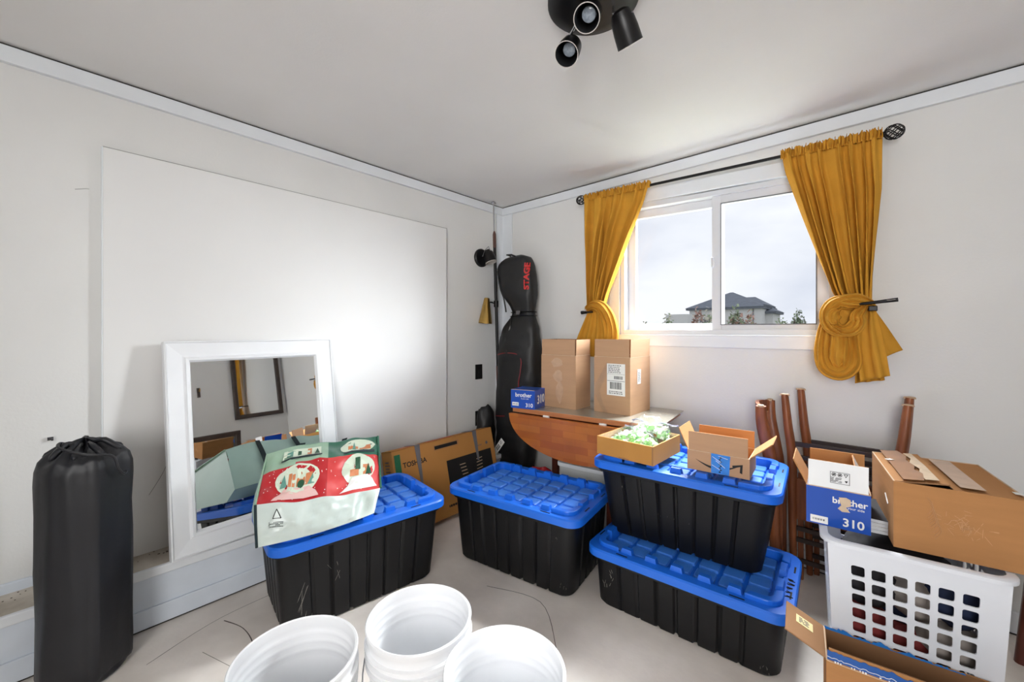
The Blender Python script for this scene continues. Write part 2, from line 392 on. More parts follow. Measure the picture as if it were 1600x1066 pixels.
# ------------------------------------------------------------------ window_1 (head drops a little to the right, as in the old house)
win = bpy.data.objects.new('window_1', None); COL.objects.link(win); struct(win)
def sk(b):
    for v in b.v: v.z -= .038*(v.x-1.3)*max(0, (v.z-1.2))/.85
    return b
sk(MB().box2((1.03, -.02, 2.062), (2.33, 0, 2.142))).build('casing', m_trim, win, bevel=.003)
sk(MB().box2((1.03, -.018, 1.19), (1.106, 0, 2.062))).build('casing', m_trim, win, bevel=.003)
sk(MB().box2((2.262, -.018, 1.19), (2.33, 0, 2.062))).build('casing', m_trim, win, bevel=.003)
MB().box2((1.03, -.022, 1.122), (2.33, 0, 1.188)).build('casing', m_trim, win, bevel=.003)
MB().box2((1.10, -.024, 1.186), (2.26, .14, 1.196)).build('sill', m_trim, win, bevel=.003)
def ring(x0, x1, z0, z1, w, y0, y1):
    b = MB(); b.box2((x0, y0, z0), (x0+w, y1, z1)); b.box2((x1-w, y0, z0), (x1, y1, z1)); b.box2((x0+w, y0, z0), (x1-w, y1, z0+w)); b.box2((x0+w, y0, z1-w), (x1-w, y1, z1)); return b
sk(ring(1.108, 2.26, 1.196, 2.056, .030, -.006, .11)).build('frame', m_vinyl, win, bevel=.002)
s1 = sk(ring(1.139, 1.735, 1.214, 2.026, .052, .052, .085)).build('sash', m_vinyl, win, bevel=.003)
sk(MB().box2((1.190, .066, 1.265), (1.684, .070, 1.975))).build('glass_pane', m_glass, s1)
s2 = sk(ring(1.684, 2.232, 1.206, 2.028, .052, .010, .045)).build('sash', m_vinyl, win, bevel=.003)
sk(MB().box2((1.735, .026, 1.257), (2.181, .030, 1.977))).build('glass_pane', m_glass, s2)
sk(ring(1.732, 2.184, 1.254, 1.98, .006, .006, .012)).build('gasket', m_vinyl_sh, s2)
b = MB(); b.box((1.690, .004, 1.625), (.016, .016, .055)); b.box((1.692, -.006, 1.60), (.01, .01, .02)); b.build('latch', m_vinyl, s2, bevel=.003)

# ------------------------------------------------------------------ outside
struct(MB().box2((-120, .4, -.9), (60, 160, -.8)).build('ground', m_ground))
HY = 60.
house = thing('house', 'pale stucco house with grey hipped roof beyond the garden bushes', 'house', (-13.4, HY, -.8))
MB().box2((-4.7, 0, 0), (4.6, 9, 5.2)).build('wall', m_stucco, house)
MB().box2((4.6, 2.5, 0), (5.5, 8, 4.6)).build('side_wall', m_stucco, house)
def hip(x0, x1, y0, y1, z0, z1, k, fasc=.28):
    b = MB()
    b.add([(x0, y0, z0), (x1, y0, z0), (x1, y1, z0), (x0, y1, z0), (x0+k, (y0+y1)/2, z1), (x1-k, (y0+y1)/2, z1)], [(0, 1, 5, 4), (1, 2, 5), (2, 3, 4, 5), (3, 0, 4), (0, 3, 2, 1)])
    b.box2((x0+.1, y0+.1, z0-fasc), (x1-.1, y1-.1, z0)); return b
hip(-5.2, 5.0, -.5, 9.5, 5.3, 7.75, 4.9).build('roof', m_roof, house)
hip(-.6, 4.9, 1.0, 9, 5.55, 6.95, 2.0).build('roof', m_roof, house)
hip(3.6, 6.0, 2, 8.5, 4.65, 5.3, 1.0).build('roof', m_roof, house)
MB().box((3.6, -.06, 2.6), (.14, .1, 5.2)).build('downpipe', m_vinyl_sh, house)
MB().box2((-3.2, -.05, 2.5), (-1.8, .02, 3.7)).build('window', m_vinyl_sh, house)
gw = MB().box2((-19.5, 54.5, -.8), (-16.6, 56.5, 3.5)).build('garden_shed', m_stucco); tag(gw, 'low flat grey outbuilding left of the distant house', 'shed')
def shrub(name, label, cat, x, y, z0, h, wd, mats, n=1100, seed=1, trunk=True):
    r = random.Random(seed); t = thing(name, label, cat, (x, y, z0), group='bushes and tree outside the window')
    b = MB()
    for i in range(n):
        a = r.uniform(0, 2*PI); rr = math.sqrt(r.random()); zz = r.random()**.8
        pr = wd*(1-.55*zz**5)
        p = Vector((math.cos(a)*rr*pr, math.sin(a)*rr*pr*.7, h*(.15+.85*zz)*(1-.25*rr*rr)+r.uniform(-.1, .1)*h))
        s = r.uniform(.022, .05)*h; M = T(*p) @ RZ(r.uniform(0, 360)) @ RX(r.uniform(-70, 70))
        b.add([(-s*.35, -s*.5, 0), (s*.35, -s*.5, 0), (s*.2, s*.5, 0), (-s*.2, s*.5, 0)], [(0, 1, 2, 3)], 0 if r.random() < .7 else 1, M)
    f = b.build('foliage', mats, t); f['kind'] = 'stuff'
    b = MB()
    for i in range(7):
        a = r.uniform(0, 2*PI); b.tube([(0, 0, 0), (math.cos(a)*wd*.25, math.sin(a)*wd*.2, h*.45), (math.cos(a)*wd*.5, math.sin(a)*wd*.3, h*.85)], [h*.02, h*.013, h*.006], 5)
    b.build('stem', m_leg, t)
    return t
k = 0
for x, y, h, wd, ms_, lab in (
    (-2.05, 9.2, 2.46, .40, (m_leaf1, m_leaf3), 'grey-green bush in front of the low outbuilding'),
    (-1.55, 10.2, 2.60, .40, (m_leaf2, m_leaf3), 'dull red twiggy bush beside the low outbuilding'),
    (-.98, 9.2, 2.52, .40, (m_leaf3, m_leaf1), 'pale grey bush hidden partly by the window mullion'),
    (-.52, 10.2, 2.60, .42, (m_leaf1, m_leaf2), 'grey-green bush just right of the window mullion'),
    (.02, 9.2, 2.42, .40, (m_leaf2, m_leaf1), 'reddish bush below the right corner of the house'),
    (.58, 10.2, 2.30, .42, (m_leaf1, m_leaf1), 'low green bush right of the house'),
    (-3.0, 9.8, 2.22, .30, (m_leaf1, m_leaf3), 'small bush at the far left of the left pane')):
    k += 1; shrub('garden_bush', lab, 'bush', x, y, -.8, h, wd, ms_, seed=k)
shrub('garden_tree', 'round green tree standing alone right of the house', 'tree', -.42, 22.0, -.8, 2.95, .55, (m_leaf1, m_leaf1), 1400, 31)
# ------------------------------------------------------------------ curtain rod with cage finials
rod = thing('curtain_rod', 'thin black curtain rod with cage finials above the window', 'curtain rod', (0, 0, 0))
RZ_ = lambda x: 2.148-.0272*(x-.848)
MB().tube([(.87, -.09, RZ_(.87)), (2.44, -.09, RZ_(2.44))], .0085, 12).build('pole', m_black, rod, smooth=True)
for x, s in ((.848, -1), (2.466, 1)):
    b = MB(); R0 = .030
    for i in range(6):
        for d in (1, -1):
            P = []
            for q in range(13):
                t = q/12; a = d*t*PI*1.1+i*2*PI/6; rr = R0*math.sin(PI*t)*.98+.002
                P.append((x-s*.034*math.cos(PI*t), -.09+rr*math.cos(a), RZ_(x)+rr*math.sin(a)))
            b.tube(P, .0024, 5)
    b.build('finial', m_black, rod, smooth=True)
    MB().tube([(x-s*.055, -.09, RZ_(x)), (x-s*.03, -.09, RZ_(x))], [.010, .012], 12).build('finial_collar', m_black, rod, smooth=True)
    b = MB(); xb = x-s*.09; b.box((xb, -.045, RZ_(x)-.006), (.012, .09, .012)); b.box((xb, -.004, RZ_(x)-.01), (.022, .008, .06)); b.build('bracket', m_black, rod)

# ------------------------------------------------------------------ curtains
def curtain_panel(parent, L, Rr, ztop, nf, amp, seed, y0=-.095, zb=None, phase=0.):
    """L, Rr: rows (t, x, z) of the left / right edge"""
    def fn(u, v):
        xl, zl = pl(L, v); xr, zr = pl(Rr, v)
        uu = u+.035*math.sin(2*PI*u*1.7+seed)+.018*math.sin(2*PI*u*4.3+seed*2)
        uu = (uu-(.035*math.sin(seed)+.018*math.sin(seed*2)))
        x = lerp(xl, xr, u); z = lerp(zl, zr, u)
        a = 2*PI*(nf*uu+phase+.10*math.sin(v*3+u*5+seed))
        s = math.sin(a); sh = (abs(s)**.7)*(1 if s > 0 else -1)
        A = amp*(.55+.75*min(1, v*3))*(.75+.5*noise.noise(Vector((u*5, seed, v*1.5))))
        fine = .003*math.sin(2*PI*nf*3.1*uu+seed*3)*max(0, 1-v*4)
        y = y0-A*sh*.9+fine-.012*math.sin(PI*v)*0
        x += .25*A*math.cos(a)
        z -= .004*abs(math.sin(a*2))*(v < .02)
        return (x, y, z)
    b = MB(); b.grid(fn, 150, 44); return b.build('drape', m_curt, parent, smooth=60, solid=.0022)
def ruffle(parent, x0, x1, n, seed):
    b = MB()
    def fn(u, v):
        x = lerp(x0, x1, u); a = 2*PI*n*u+2.0*math.sin(u*23+seed)
        zz = RZ_(x)+lerp(-.020, .024, v)+.006*math.sin(a*1.7+seed)*v
        rr = .017+.011*math.sin(a)*(.5+.5*v)+.005*math.sin(a*2.3)
        return (x+.004*math.cos(a*1.3)*v, -.09-rr, zz)
    b.grid(fn, 170, 5)
    def fb(u, v):
        p = fn(u, 1-v*.6); return (p[0], -.09+.012+(-.09-p[1]-.013)*.6, p[2]-.002)
    b.grid(fb, 170, 3)
    return b.build('header_ruffle', m_curt, parent, smooth=60, solid=.002)
def sweep_cloth(P, Wd, n=10, thick=.022, ripple=4, seed=0, amp=.006, roll=0., nr=40, M=None):
    """a gathered strip of cloth along a path: flattened tube with lengthwise folds"""
    b = MB(); Q = spline(P, n); m = len(Q); vs = []
    for i, p in enumerate(Q):
        t = (Q[min(i+1, m-1)]-Q[max(i-1, 0)]).normalized(); yv = Vector((0, -1, 0))
        u = t.cross(yv).normalized(); w = u.cross(t).normalized()
        k = i/(m-1); wd = pl([(j/(len(Wd)-1), x) for j, x in enumerate(Wd)], k)[0]; th = thick if not isinstance(thick, (list, tuple)) else pl([(j/(len(thick)-1), x) for j, x in enumerate(thick)], k)[0]
        for q in range(nr):
            a = 2*PI*q/nr; c, s = math.cos(a), math.sin(a)
            rip = 1+0*c
            d = amp*math.sin(ripple*PI*c+seed+.8*math.sin(k*4+seed))*(1 if s > 0 else .6)
            cc = (abs(c)**.8)*(1 if c > 0 else -1)
            vs.append(p+u*(cc*wd/2)+w*(s*th+d*abs(s)))
    fs = [(i*nr+q, i*nr+(q+1) % nr, (i+1)*nr+(q+1) % nr, (i+1)*nr+q) for i in range(m-1) for q in range(nr)]
    fs += [tuple(range(nr-1, -1, -1)), tuple((m-1)*nr+q for q in range(nr))]
    b.add(vs, fs); return b
cl = thing('curtain', 'mustard curtain tied back at the window side nearest the room corner', 'curtain', (0, 0, 0), group='mustard curtains')
curtain_panel(cl, [(0, .884, 2.150), (.3, .888, 1.92), (.7, .893, 1.58), (1, .905, 1.345)],
              [(0, 1.352, 2.140), (.12, 1.322, 2.04), (.35, 1.232, 1.84), (.6, 1.140, 1.62), (.82, 1.070, 1.46), (1, 1.030, 1.352)], 2.15, 7.0, .030, 1.3, y0=-.100)
ruffle(cl, .884, 1.352, 24, 1.)
sweep_cloth([(.93, -.125, 1.375), (.985, -.15, 1.395), (1.045, -.155, 1.375), (1.09, -.15, 1.31), (1.112, -.145, 1.22), (1.10, -.14, 1.12), (1.06, -.135, 1.06)], [.04, .06, .085, .10, .105, .10, .06], 8, .030, 4, 1., .011).build('tied_loop', m_curt, cl, smooth=60)
def tail_panel(parent, L, Rr, nf, amp, seed, y0, name='hanging_tail', m=None):
    def fn(u, v):
        xl, zl = pl(L, v); xr, zr = pl(Rr, v)
        a = 2*PI*nf*u+seed+.6*math.sin(v*2+seed); s = math.sin(a)
        return (lerp(xl, xr, u)+.2*amp*math.cos(a), y0-amp*(abs(s)**.7)*(1 if s > 0 else -1)*(.5+.7*v), lerp(zl, zr, u))
    b = MB(); b.grid(fn, 70, 24); return b.build(name, m or m_curt, parent, smooth=60, solid=.003)
tail_panel(cl, [(0, .925, 1.36), (.4, .87, 1.24), (.75, .825, 1.14), (1, .81, 1.05)], [(0, 1.035, 1.36), (.4, 1.07, 1.24), (1, 1.09, 1.03)], 3.2, .016, .5, -.115)

crt = thing('curtain', 'mustard curtain knotted round its holdback at the window side farther from the corner', 'curtain', (0, 0, 0), group='mustard curtains')
curtain_panel(crt, [(0, 2.044, 2.122), (.1, 2.058, 2.03), (.35, 2.118, 1.82), (.62, 2.188, 1.585), (.85, 2.246, 1.40), (1, 2.285, 1.33)],
              [(0, 2.430, 2.095), (.3, 2.430, 1.86), (.6, 2.412, 1.63), (1, 2.392, 1.33)], 2.12, 7.4, .032, 4.1, y0=-.102)
ruffle(crt, 2.044, 2.430, 24, 4.)
# knot: bands wound round
C0 = Vector((2.292, -.165, 1.285))
def arc(a0, a1, rx, rz, y, n=7, cx=0, cz=0):
    return [C0+Vector((cx+rx*math.cos(rad(lerp(a0, a1, i/n))), y, cz+rz*math.sin(rad(lerp(a0, a1, i/n))))) for i in range(n+1)]
sweep_cloth([(2.385, -.13, 1.335)]+arc(60, 300, .050, .066, -.022), [.03, .055, .065, .07, .072, .07, .065, .06, .05], 6, .030, 4, 2., .010).build('knot', m_curt, crt, smooth=60)
sweep_cloth(arc(230, 375, .042, .052, -.036, 6, .012, -.012)+[(2.365, -.165, 1.325)], [.03, .05, .06, .065, .065, .06, .055, .03], 6, .026, 4, .6, .009).build('knot', m_curt, crt, smooth=60)
sweep_cloth(arc(95, 250, .02, .03, -.046, 6, -.012, -.004), [.03, .05, .058, .062, .06, .05, .03], 6, .022, 3, 3.6, .008).build('knot', m_curt, crt, smooth=60)
sweep_cloth([(2.392, -.15, 1.34), (2.345, -.188, 1.362), (2.29, -.196, 1.352), (2.25, -.192, 1.318), (2.232, -.18, 1.27)], [.03, .05, .056, .05, .03], 7, .022, 3, 1.6, .008).build('knot', m_curt, crt, smooth=60)
o = MB(); o.grid(lambda u, v: (C0.x+.048*math.sin(PI*v)*math.cos(2*PI*u), C0.y+.012-.026*math.sin(PI*v)*math.sin(2*PI*u)+.004*math.sin(9*u*PI+v*14), C0.z+.055*math.cos(PI*v)), 28, 16, closeu=True); o.build('knot_core', m_curt, crt, smooth=80)
# U-shaped loop hanging below the knot
sweep_cloth([(2.250, -.135, 1.30), (2.232, -.14, 1.21), (2.226, -.145, 1.12), (2.240, -.15, 1.055), (2.282, -.16, 1.035), (2.318, -.155, 1.07), (2.322, -.145, 1.14), (2.315, -.14, 1.22)], [.06, .075, .085, .09, .09, .085, .07, .05], 7, .032, 4, 2.5, .011).build('hanging_loop', m_curt, crt, smooth=60)
sweep_cloth([(2.275, -.155, 1.24), (2.280, -.168, 1.17), (2.278, -.172, 1.10), (2.285, -.165, 1.06)], [.05, .07, .075, .05], 7, .026, 3, .5, .009).build('hanging_loop', m_curt, crt, smooth=60)
tail_panel(crt, [(0, 2.362, 1.33), (.25, 2.345, 1.22), (.6, 2.345, 1.10), (1, 2.352, .992)], [(0, 2.402, 1.325), (.3, 2.422, 1.22), (.6, 2.438, 1.12), (1, 2.452, 1.022)], 1.6, .013, 1.0, -.15)
tail_panel(crt, [(0, 2.35, 1.3), (.5, 2.335, 1.12), (1, 2.334, .978)], [(0, 2.395, 1.3), (.5, 2.42, 1.12), (1, 2.436, 1.000)], 2.2, .010, 2.0, -.112, m=m_curt_in)
tail_panel(crt, [(0, 2.388, 1.30), (.5, 2.405, 1.2), (1, 2.425, 1.095)], [(0, 2.405, 1.305), (.5, 2.442, 1.235), (1, 2.492, 1.135)], .8, .010, .4, -.10)

hb = thing('curtain_holdback', 'black metal holdback in the knot of the curtain farther from the corner', 'holdback', (0, 0, 0), group='curtain holdbacks')
MB().tube([(2.35, -.20, 1.338), (2.40, -.205, 1.343), (2.475, -.20, 1.352)], [.006, .007, .009], 10).build('arm', m_black, hb, smooth=True)
b = MB(); b.box((2.396, -.172, 1.318), (.03, .05, .022)); b.box((2.396, -.10, 1.318), (.012, .19, .012)); b.build('bracket', m_black, hb, bevel=.003)
b = MB(); b.tube([(2.44, -.2095, 1.3495), (2.468, -.209, 1.353)], .0022, 5); b.build('painted_highlight', m_chrome, hb)  # thin bright line laid on the arm as its highlight
hb = thing('curtain_holdback', 'small black metal holdback on the curtain near the corner', 'holdback', (0, 0, 0), group='curtain holdbacks')
b = MB(); b.tube([(.888, -.15, 1.345), (.90, -.15, 1.346), (.93, -.15, 1.347)], [.012, .012, .008], 10); b.tube([(.93, -.15, 1.347), (.985, -.168, 1.347)], .006, 8); b.tube([(.895, -.15, 1.346), (.895, -.002, 1.346)], .006, 8)
b.build('arm', m_black, hb, smooth=True)
MB().lathe([(.02, 0), (.02, .006), (.008, .01)], 16, 0, T(.895, -.002, 1.346) @ RX(90), True, True).build('rosette', m_black, hb)

# ------------------------------------------------------------------ ceiling spotlight
fx = thing('ceiling_spotlight', 'round black ceiling fixture with three adjustable spot heads', 'ceiling light', (1.735, -1.435, RH))
MB().lathe([(.001, -.030), (.10, -.030), (.136, -.026), (.142, -.020), (.142, 0)], 48, 0, None, True, True).build('canopy', m_black, fx, smooth=True)
for i, (tip, d) in enumerate((((1.752, -1.500, 2.165), (.16, -.52, -.60)), ((1.636, -1.437, 2.14), (.14, -.62, -.77)), ((1.822, -1.352, 2.13), (.06, .64, -.78)))):
    t = Vector(tip)-Vector(fx.location); dv = Vector(d).normalized(); L = .102
    M = aim(t-dv*L, dv)
    sh = MB().lathe([(.002, 0), (.014, .001), (.027, .008), (.0355, .030), (.0385, .06), (.040, L), (.0375, L), (.034, .072), (.030, .04), (.018, .030)], 28, 0, M, True).build('spot_head', m_black, fx, smooth=True)
    MB().lathe([(.0392, L-.002), (.0403, L+.0006), (.0378, L+.0006), (.0345, .066)], 28, 0, M).build('inner_rim', m_ringin, sh, smooth=True)
    MB().lathe([(.001, .066), (.014, .065), (.021, .062), (.0235, .054), (.0235, .04)], 24, 0, M, True).build('lens', m_lens, sh, smooth=True)
    base = Vector((t.x*.55, t.y*.55, -.03)); hub = t-dv*(L*.72)
    b = MB(); b.tube([base, base+Vector((0, 0, -.02)), hub+dv.cross(Vector((0, 0, 1))).normalized()*.034], .005, 8); b.build('swivel_arm', m_chrome if i else m_black, fx, smooth=True)

# ------------------------------------------------------------------ corner: pole lamp, wall sconce, outlets
pl_ = thing('pole_lamp', 'thin brown floor-to-ceiling pole lamp standing in the corner', 'lamp', (.08, -.11, 0))
def lean(z): return Vector((0, -.086*z/2.28, z))
MB().tube([lean(2.03), lean(2.272)], .0055, 10).build('top_spring_rod', m_chrome, pl_, smooth=True)
MB().lathe([(.02, 0), (.02, .006), (.008, .016)], 16, 0, T(*lean(2.262)), True, True).build('ceiling_foot', m_chrome, pl_)
MB().tube([lean(1.90), lean(2.01), lean(2.035)], [.014, .014, .006], 12).build('wood_sleeve', m_rod, pl_, smooth=True)
MB().tube([lean(.93), lean(1.90)], .0125, 12).build('pole', m_black, pl_, smooth=True)
MB().tube([lean(.01), lean(.93)], .0145, 12).build('lower_pole', m_rod, pl_, smooth=True)
MB().lathe([(.03, 0), (.03, .008), (.015, .02)], 16, 0, None, True, True).build('floor_foot', m_black, pl_)
b = MB(); p = lean(1.44); M = aim(p+Vector((-.012, -.095, .045)), (-.02, -.07, -1))
b.lathe([(.002, .0), (.018, .0), (.022, .004), (.056, .205), (.054, .205), (.02, .01)], 28, 0, M, True); cone = b.build('cone_shade', m_brass, pl_, smooth=True)
MB().tube([p, p+Vector((-.006, -.045, .012)), p+Vector((-.012, -.085, .01))], .006, 8).build('shade_arm', m_black, pl_, smooth=True)
MB().lathe([(.019, 0), (.019, .05), (.012, .055)], 14, 0, T(*(lean(1.44)-Vector((0, 0, .025))))).build('switch_collar', m_black, pl_, smooth=True)

sc = thing('wall_sconce', 'black round wall sconce with bell shade on the panelled wall beside the corner', 'wall lamp', (0, -.262, 1.815))
MB().lathe([(.074, 0), (.074, .012), (.066, .02), (.02, .022)], 36, 0, RY(90), True, True).build('wall_plate', m_black, sc, smooth=True)
M = aim((.062, .012, .062), (.30, .12, -.93))
MB().lathe([(.004, 0), (.022, .004), (.040, .03), (.047, .075), (.048, .112), (.045, .112), (.043, .075), (.03, .03)], 28, 0, M, True).build('shade', m_black, sc, smooth=True)
MB().lathe([(.0478, .107), (.0485, .113), (.044, .113), (.041, .08), (.002, .07)], 28, 0, M).build('inner_rim', m_ringin, sc, smooth=True)
MB().tube([(.02, 0, .01), (.05, .0, .06), (.085, .005, .085), (.115, .01, .02), (.12, .015, -.01)], .003, 6).build('yoke', m_chrome, sc, smooth=True)
for z, lab in ((.887, 'black outlet plate on the panelled wall, the upper of two'), (.512, 'black outlet plate just above the television carton, the lower of two')):
    o = thing('outlet_plate', lab, 'outlet', (0, -.288, z), group='black outlet plates')
    MB().box((.004, 0, 0), (.008, .075, .12)).build('plate', m_blackp, o, bevel=.003)
    for q in (-.026, .026): MB().box((.0085, 0, q), (.003, .034, .03)).build('socket', m_ink, o, bevel=.002)
    MB().lathe([(.004, 0), (.003, .002)], 10, 0, T(.008, 0, 0) @ RY(90), True, True).build('screw', m_chrome, o)

# ------------------------------------------------------------------ snowboard bag
sb = thing('snowboard_bag', 'tall black padded board bag with red lettering standing in the corner', 'bag', (.30, -.14, 0))
rows = [(.02, .11, .42, .09), (.12, .10, .43, .10), (.35, .10, .46, .11), (.60, .10, .50, .11), (.83, .106, .513, .11), (1.0, .112, .512, .10), (1.12, .125, .505, .10), (1.245, .165, .494, .085), (1.33, .235, .466, .055), (1.365, .250, .456, .048), (1.41, .230, .466, .055),
        (1.50, .165, .474, .085), (1.60, .122, .468, .09), (1.68, .100, .458, .09), (1.745, .105, .445, .085), (1.78, .15, .43, .075), (1.80, .20, .41, .06), (1.812, .25, .36, .03)]
def bag_pt(z, a):
    x0, x1, th = pl(rows, z); c, s = math.cos(a), math.sin(a)
    e = .75; cx = (abs(c)**e)*(1 if c > 0 else -1); sy = (abs(s)**e)*(1 if s > 0 else -1)
    w = .012*noise.noise(Vector((a*1.2, z*7, 2)))+.006*noise.noise(Vector((a*3, z*19, 5)))
    return Vector(((x0+x1)/2-.30+cx*((x1-x0)/2+w*.5), sy*(th+w), z))
b = MB(); NZ = 90
b.loft([[bag_pt(.02+(1.792)*j/NZ, 2*PI*i/48) for i in range(48)] for j in range(NZ+1)]); b.build('body', m_snow, sb, smooth=70)
def bag_front(x, z, off=.003):
    """front point at local x"""
    x0, x1, th = pl(rows, z); c = (x-((x0+x1)/2-.30))/((x1-x0)/2); c = max(-.98, min(.98, c)); a = math.acos(min(1, abs(c)**(1/.75))*(1 if c > 0 else -1))
    p = bag_pt(z, -a); return Vector((x, p.y-off, z))
text('lettering', 'STAGE', .068, m_red, sb, None, bold=.045, fn=lambda co: bag_front(.138-co.y*.62-.05*((1.635+co.x)-1.635)*.2, 1.635+co.x*1.02, .004), depth=.0)
def pipe(P, m=m_piping, r=.004, name='piping'):
    return MB().tube([bag_front(p[0], p[1], .003) for p in P], r, 6).build(name, m, sb, smooth=True)
pipe([(p.x, p.y) for p in spline([(-.165, 1.025, 0), (-.06, 1.045, 0), (.05, 1.045, 0), (.10, 1.02, 0), (.115, .94, 0), (.10, .83, 0), (.09, .76, 0)], 6)])
pipe([(-.185+.02*i, .535+.003*i) for i in range(8)])
b = MB()
for z, h in ((1.365, .030), (1.335, .02)):
    P = [bag_pt(z, 2*PI*i/40)*1 for i in range(40)]; cx = sum(p.x for p in P)/40
    P = [Vector((cx+(p.x-cx)*1.03, p.y*1.06, p.z)) for p in P]; b.tube(P, h*.5, 8, closed=True, flat=.3)
b.build('cinch_strap', m_blackp, sb, smooth=True)
MB().box(bag_front(.055, 1.36, .012), (.035, .014, .028)).build('buckle', m_inkg, sb, bevel=.003)
pipe([(-.03+.02*math.sin(i*.7), 1.33-.03*i) for i in range(10)], m_blackp, .007, 'zip')
pipe([(-.16+.004*i, 1.70-.03*i) for i in range(12)], m_blackp, .006, 'zip')
MB().tube([bag_front(-.02, 1.802, .01), bag_front(-.05, 1.80, .02)+Vector((0, 0, .015)), bag_front(.0, 1.79, .02)+Vector((0, 0, .02)), bag_front(.03, 1.795, .008)], .007, 8).build('carry_handle', m_blackp, sb, smooth=True)
MT = T(-.085, -.135, .315) @ RY(38) @ FRONT
plate('luggage_tag', .045, .15, m_paper, sb, MT, .002, [(-.022, -.07), (-.012, -.082), (.012, -.082), (.022, -.07), (.022, .075), (-.022, .075)])
barcode('barcode', .03, .05, sb, MT @ T(0, -.005, .001), 3); textlines('tag_print', .03, .03, 3, m_inkg, sb, MT @ T(0, .045, .001), 4)

bb = MB()
def blob(c, r, seed, n=20, m=14, M=None, k=.25):
    b = MB()
    def fn(u, v):
        d = Vector((math.cos(2*PI*u)*math.sin(PI*v), math.sin(2*PI*u)*math.sin(PI*v), math.cos(PI*v)))
        q = 1+k*noise.noise(d*1.6+Vector((seed, 0, 0)))+.08*noise.noise(d*6+Vector((seed, 3, 0)))
        return (c[0]+d.x*r[0]*q, c[1]+d.y*r[1]*q, max(c[2]-r[2], c[2]+d.z*r[2]*q))
    b.grid(fn, n, m, closeu=True); return b
o = blob((.12, -.275, .36), (.07, .085, .19), 3).build('black_sack', m_snow, smooth=80); tag(o, 'lumpy black bag squeezed between television carton and corner', 'bag')
o.location = (-.025, -.025, .07)

# ------------------------------------------------------------------ mirror leaning on the left wall
MWd, MHt = .752, .925
mi = thing('framed_mirror', 'large white framed mirror leaning on the wall ledge behind the shopping bag', 'mirror', (.192, -1.878, .256), (0, rad(-8.0), rad(4.5)))
def miter(a0, a1, b1, b0, prof):   # outer a0-a1, inner b0-b1 in (y,z) ; prof: (t, x) across
    b = MB(); rr = []
    for t, x in prof:
        p = (lerp(a0[0], b0[0], t), lerp(a0[1], b0[1], t)); q = (lerp(a1[0], b1[0], t), lerp(a1[1], b1[1], t)); rr.append(((x, p[0], p[1]), (x, q[0], q[1])))
    n = len(rr); vs = [v for r_ in rr for v in r_]
    fs = [(2*i, 2*i+1, 2*((i+1) % n)+1, 2*((i+1) % n)) for i in range(n)]+[tuple(2*i for i in range(n)), tuple(2*i+1 for i in range(n-1, -1, -1))]
    b.add(vs, fs); return b
fw = .095; hw = MWd/2
O_ = [(-hw, 0), (hw, 0), (hw, MHt), (-hw, MHt)]; I_ = [(-hw+fw, fw), (hw-fw, fw), (hw-fw, MHt-fw), (-hw+fw, MHt-fw)]
prof = [(0, -.022), (0, .012), (.06, .016), (.10, .010), (.70, .002), (.76, .004), (.80, .012), (.92, .010), (1, -.006), (1, -.022)]
for i in range(4): miter(O_[i], O_[(i+1) % 4], I_[(i+1) % 4], I_[i], prof).build('frame_rail', m_frame, mi, smooth=25)
MB().box2((-.016, -hw+fw-.005, fw-.005), (-.006, hw-fw+.005, MHt-fw+.005)).build('glass', m_mirror, mi)
MB().box2((-.024, -hw+.02, .02), (-.018, hw-.02, MHt-.02)).build('backing', m_cardD, mi)

# mirrors across the room (seen in the white mirror)
def dark_mirror(loc, rot, w, h, fw_, label):
    t = thing('dark_mirror', label, 'mirror', loc, rot); O2 = [(-w/2, 0), (w/2, 0), (w/2, h), (-w/2, h)]; I2 = [(-w/2+fw_, fw_), (w/2-fw_, fw_), (w/2-fw_, h-fw_), (-w/2+fw_, h-fw_)]
    pr = [(0, -.02), (0, .012), (.2, .018), (.8, .012), (1, -.004), (1, -.02)]
    for i in range(4): miter(O2[i], O2[(i+1) % 4], I2[(i+1) % 4], I2[i], pr).build('frame_rail', m_dframe, t)
    MB().box2((-.015, -w/2+fw_-.004, fw_-.004), (-.006, w/2-fw_+.004, h-fw_+.004)).build('glass', m_mirror, t)
    return t

# ------------------------------------------------------------------ rolled mat in its black sack
rl = thing('rolled_mat_bag', 'tall black drawstring sack holding a rolled mat against the wall', 'bag', (.305, -2.500, 0))
RR = .119
def roll_r(z, a):
    w = .006*noise.noise(Vector((math.cos(a)*2, math.sin(a)*2, z*3)))+.004*noise.noise(Vector((math.cos(a)*5, math.sin(a)*5, z*9)))
    return w
rp = [(0, .06), (.0005, .100), (.012, .112), (.04, RR), (.30, RR), (.70, RR), (.745, .117), (.772, .110), (.790, .094), (.802, .075), (.812, .05), (.822, .022), (.826, .004)]
b = MB(); rings = []
for j in range(len(rp)*4-3):
    t = j/4; i = min(int(t), len(rp)-2); k_ = t-i
    z = lerp(rp[i][0], rp[i+1][0], k_); r0 = lerp(rp[i][1], rp[i+1][1], k_)
    ring_ = []
    for q in range(72):
        a = 2*PI*q/72; g = max(0, (z-.73)/.09)
        pleat = g*.010*math.sin(a*13+2*math.sin(a*3))+g*.006*math.sin(a*7)
        da = math.degrees(a) if a < PI else math.degrees(a)-360
        fac = (1/math.cos(rad(max(-33, min(33, da-40))))*.935 if 7 < da < 73 else 1.0)
        rr = r0*(fac if z > .02 else 1)+roll_r(z, a)*(r0/RR)
        ring_.append((rr*math.cos(a), rr*math.sin(a), max(0, z+pleat)))
    rings.append(ring_)
b.loft(rings)
b.build('body', m_roll, rl, smooth=80)
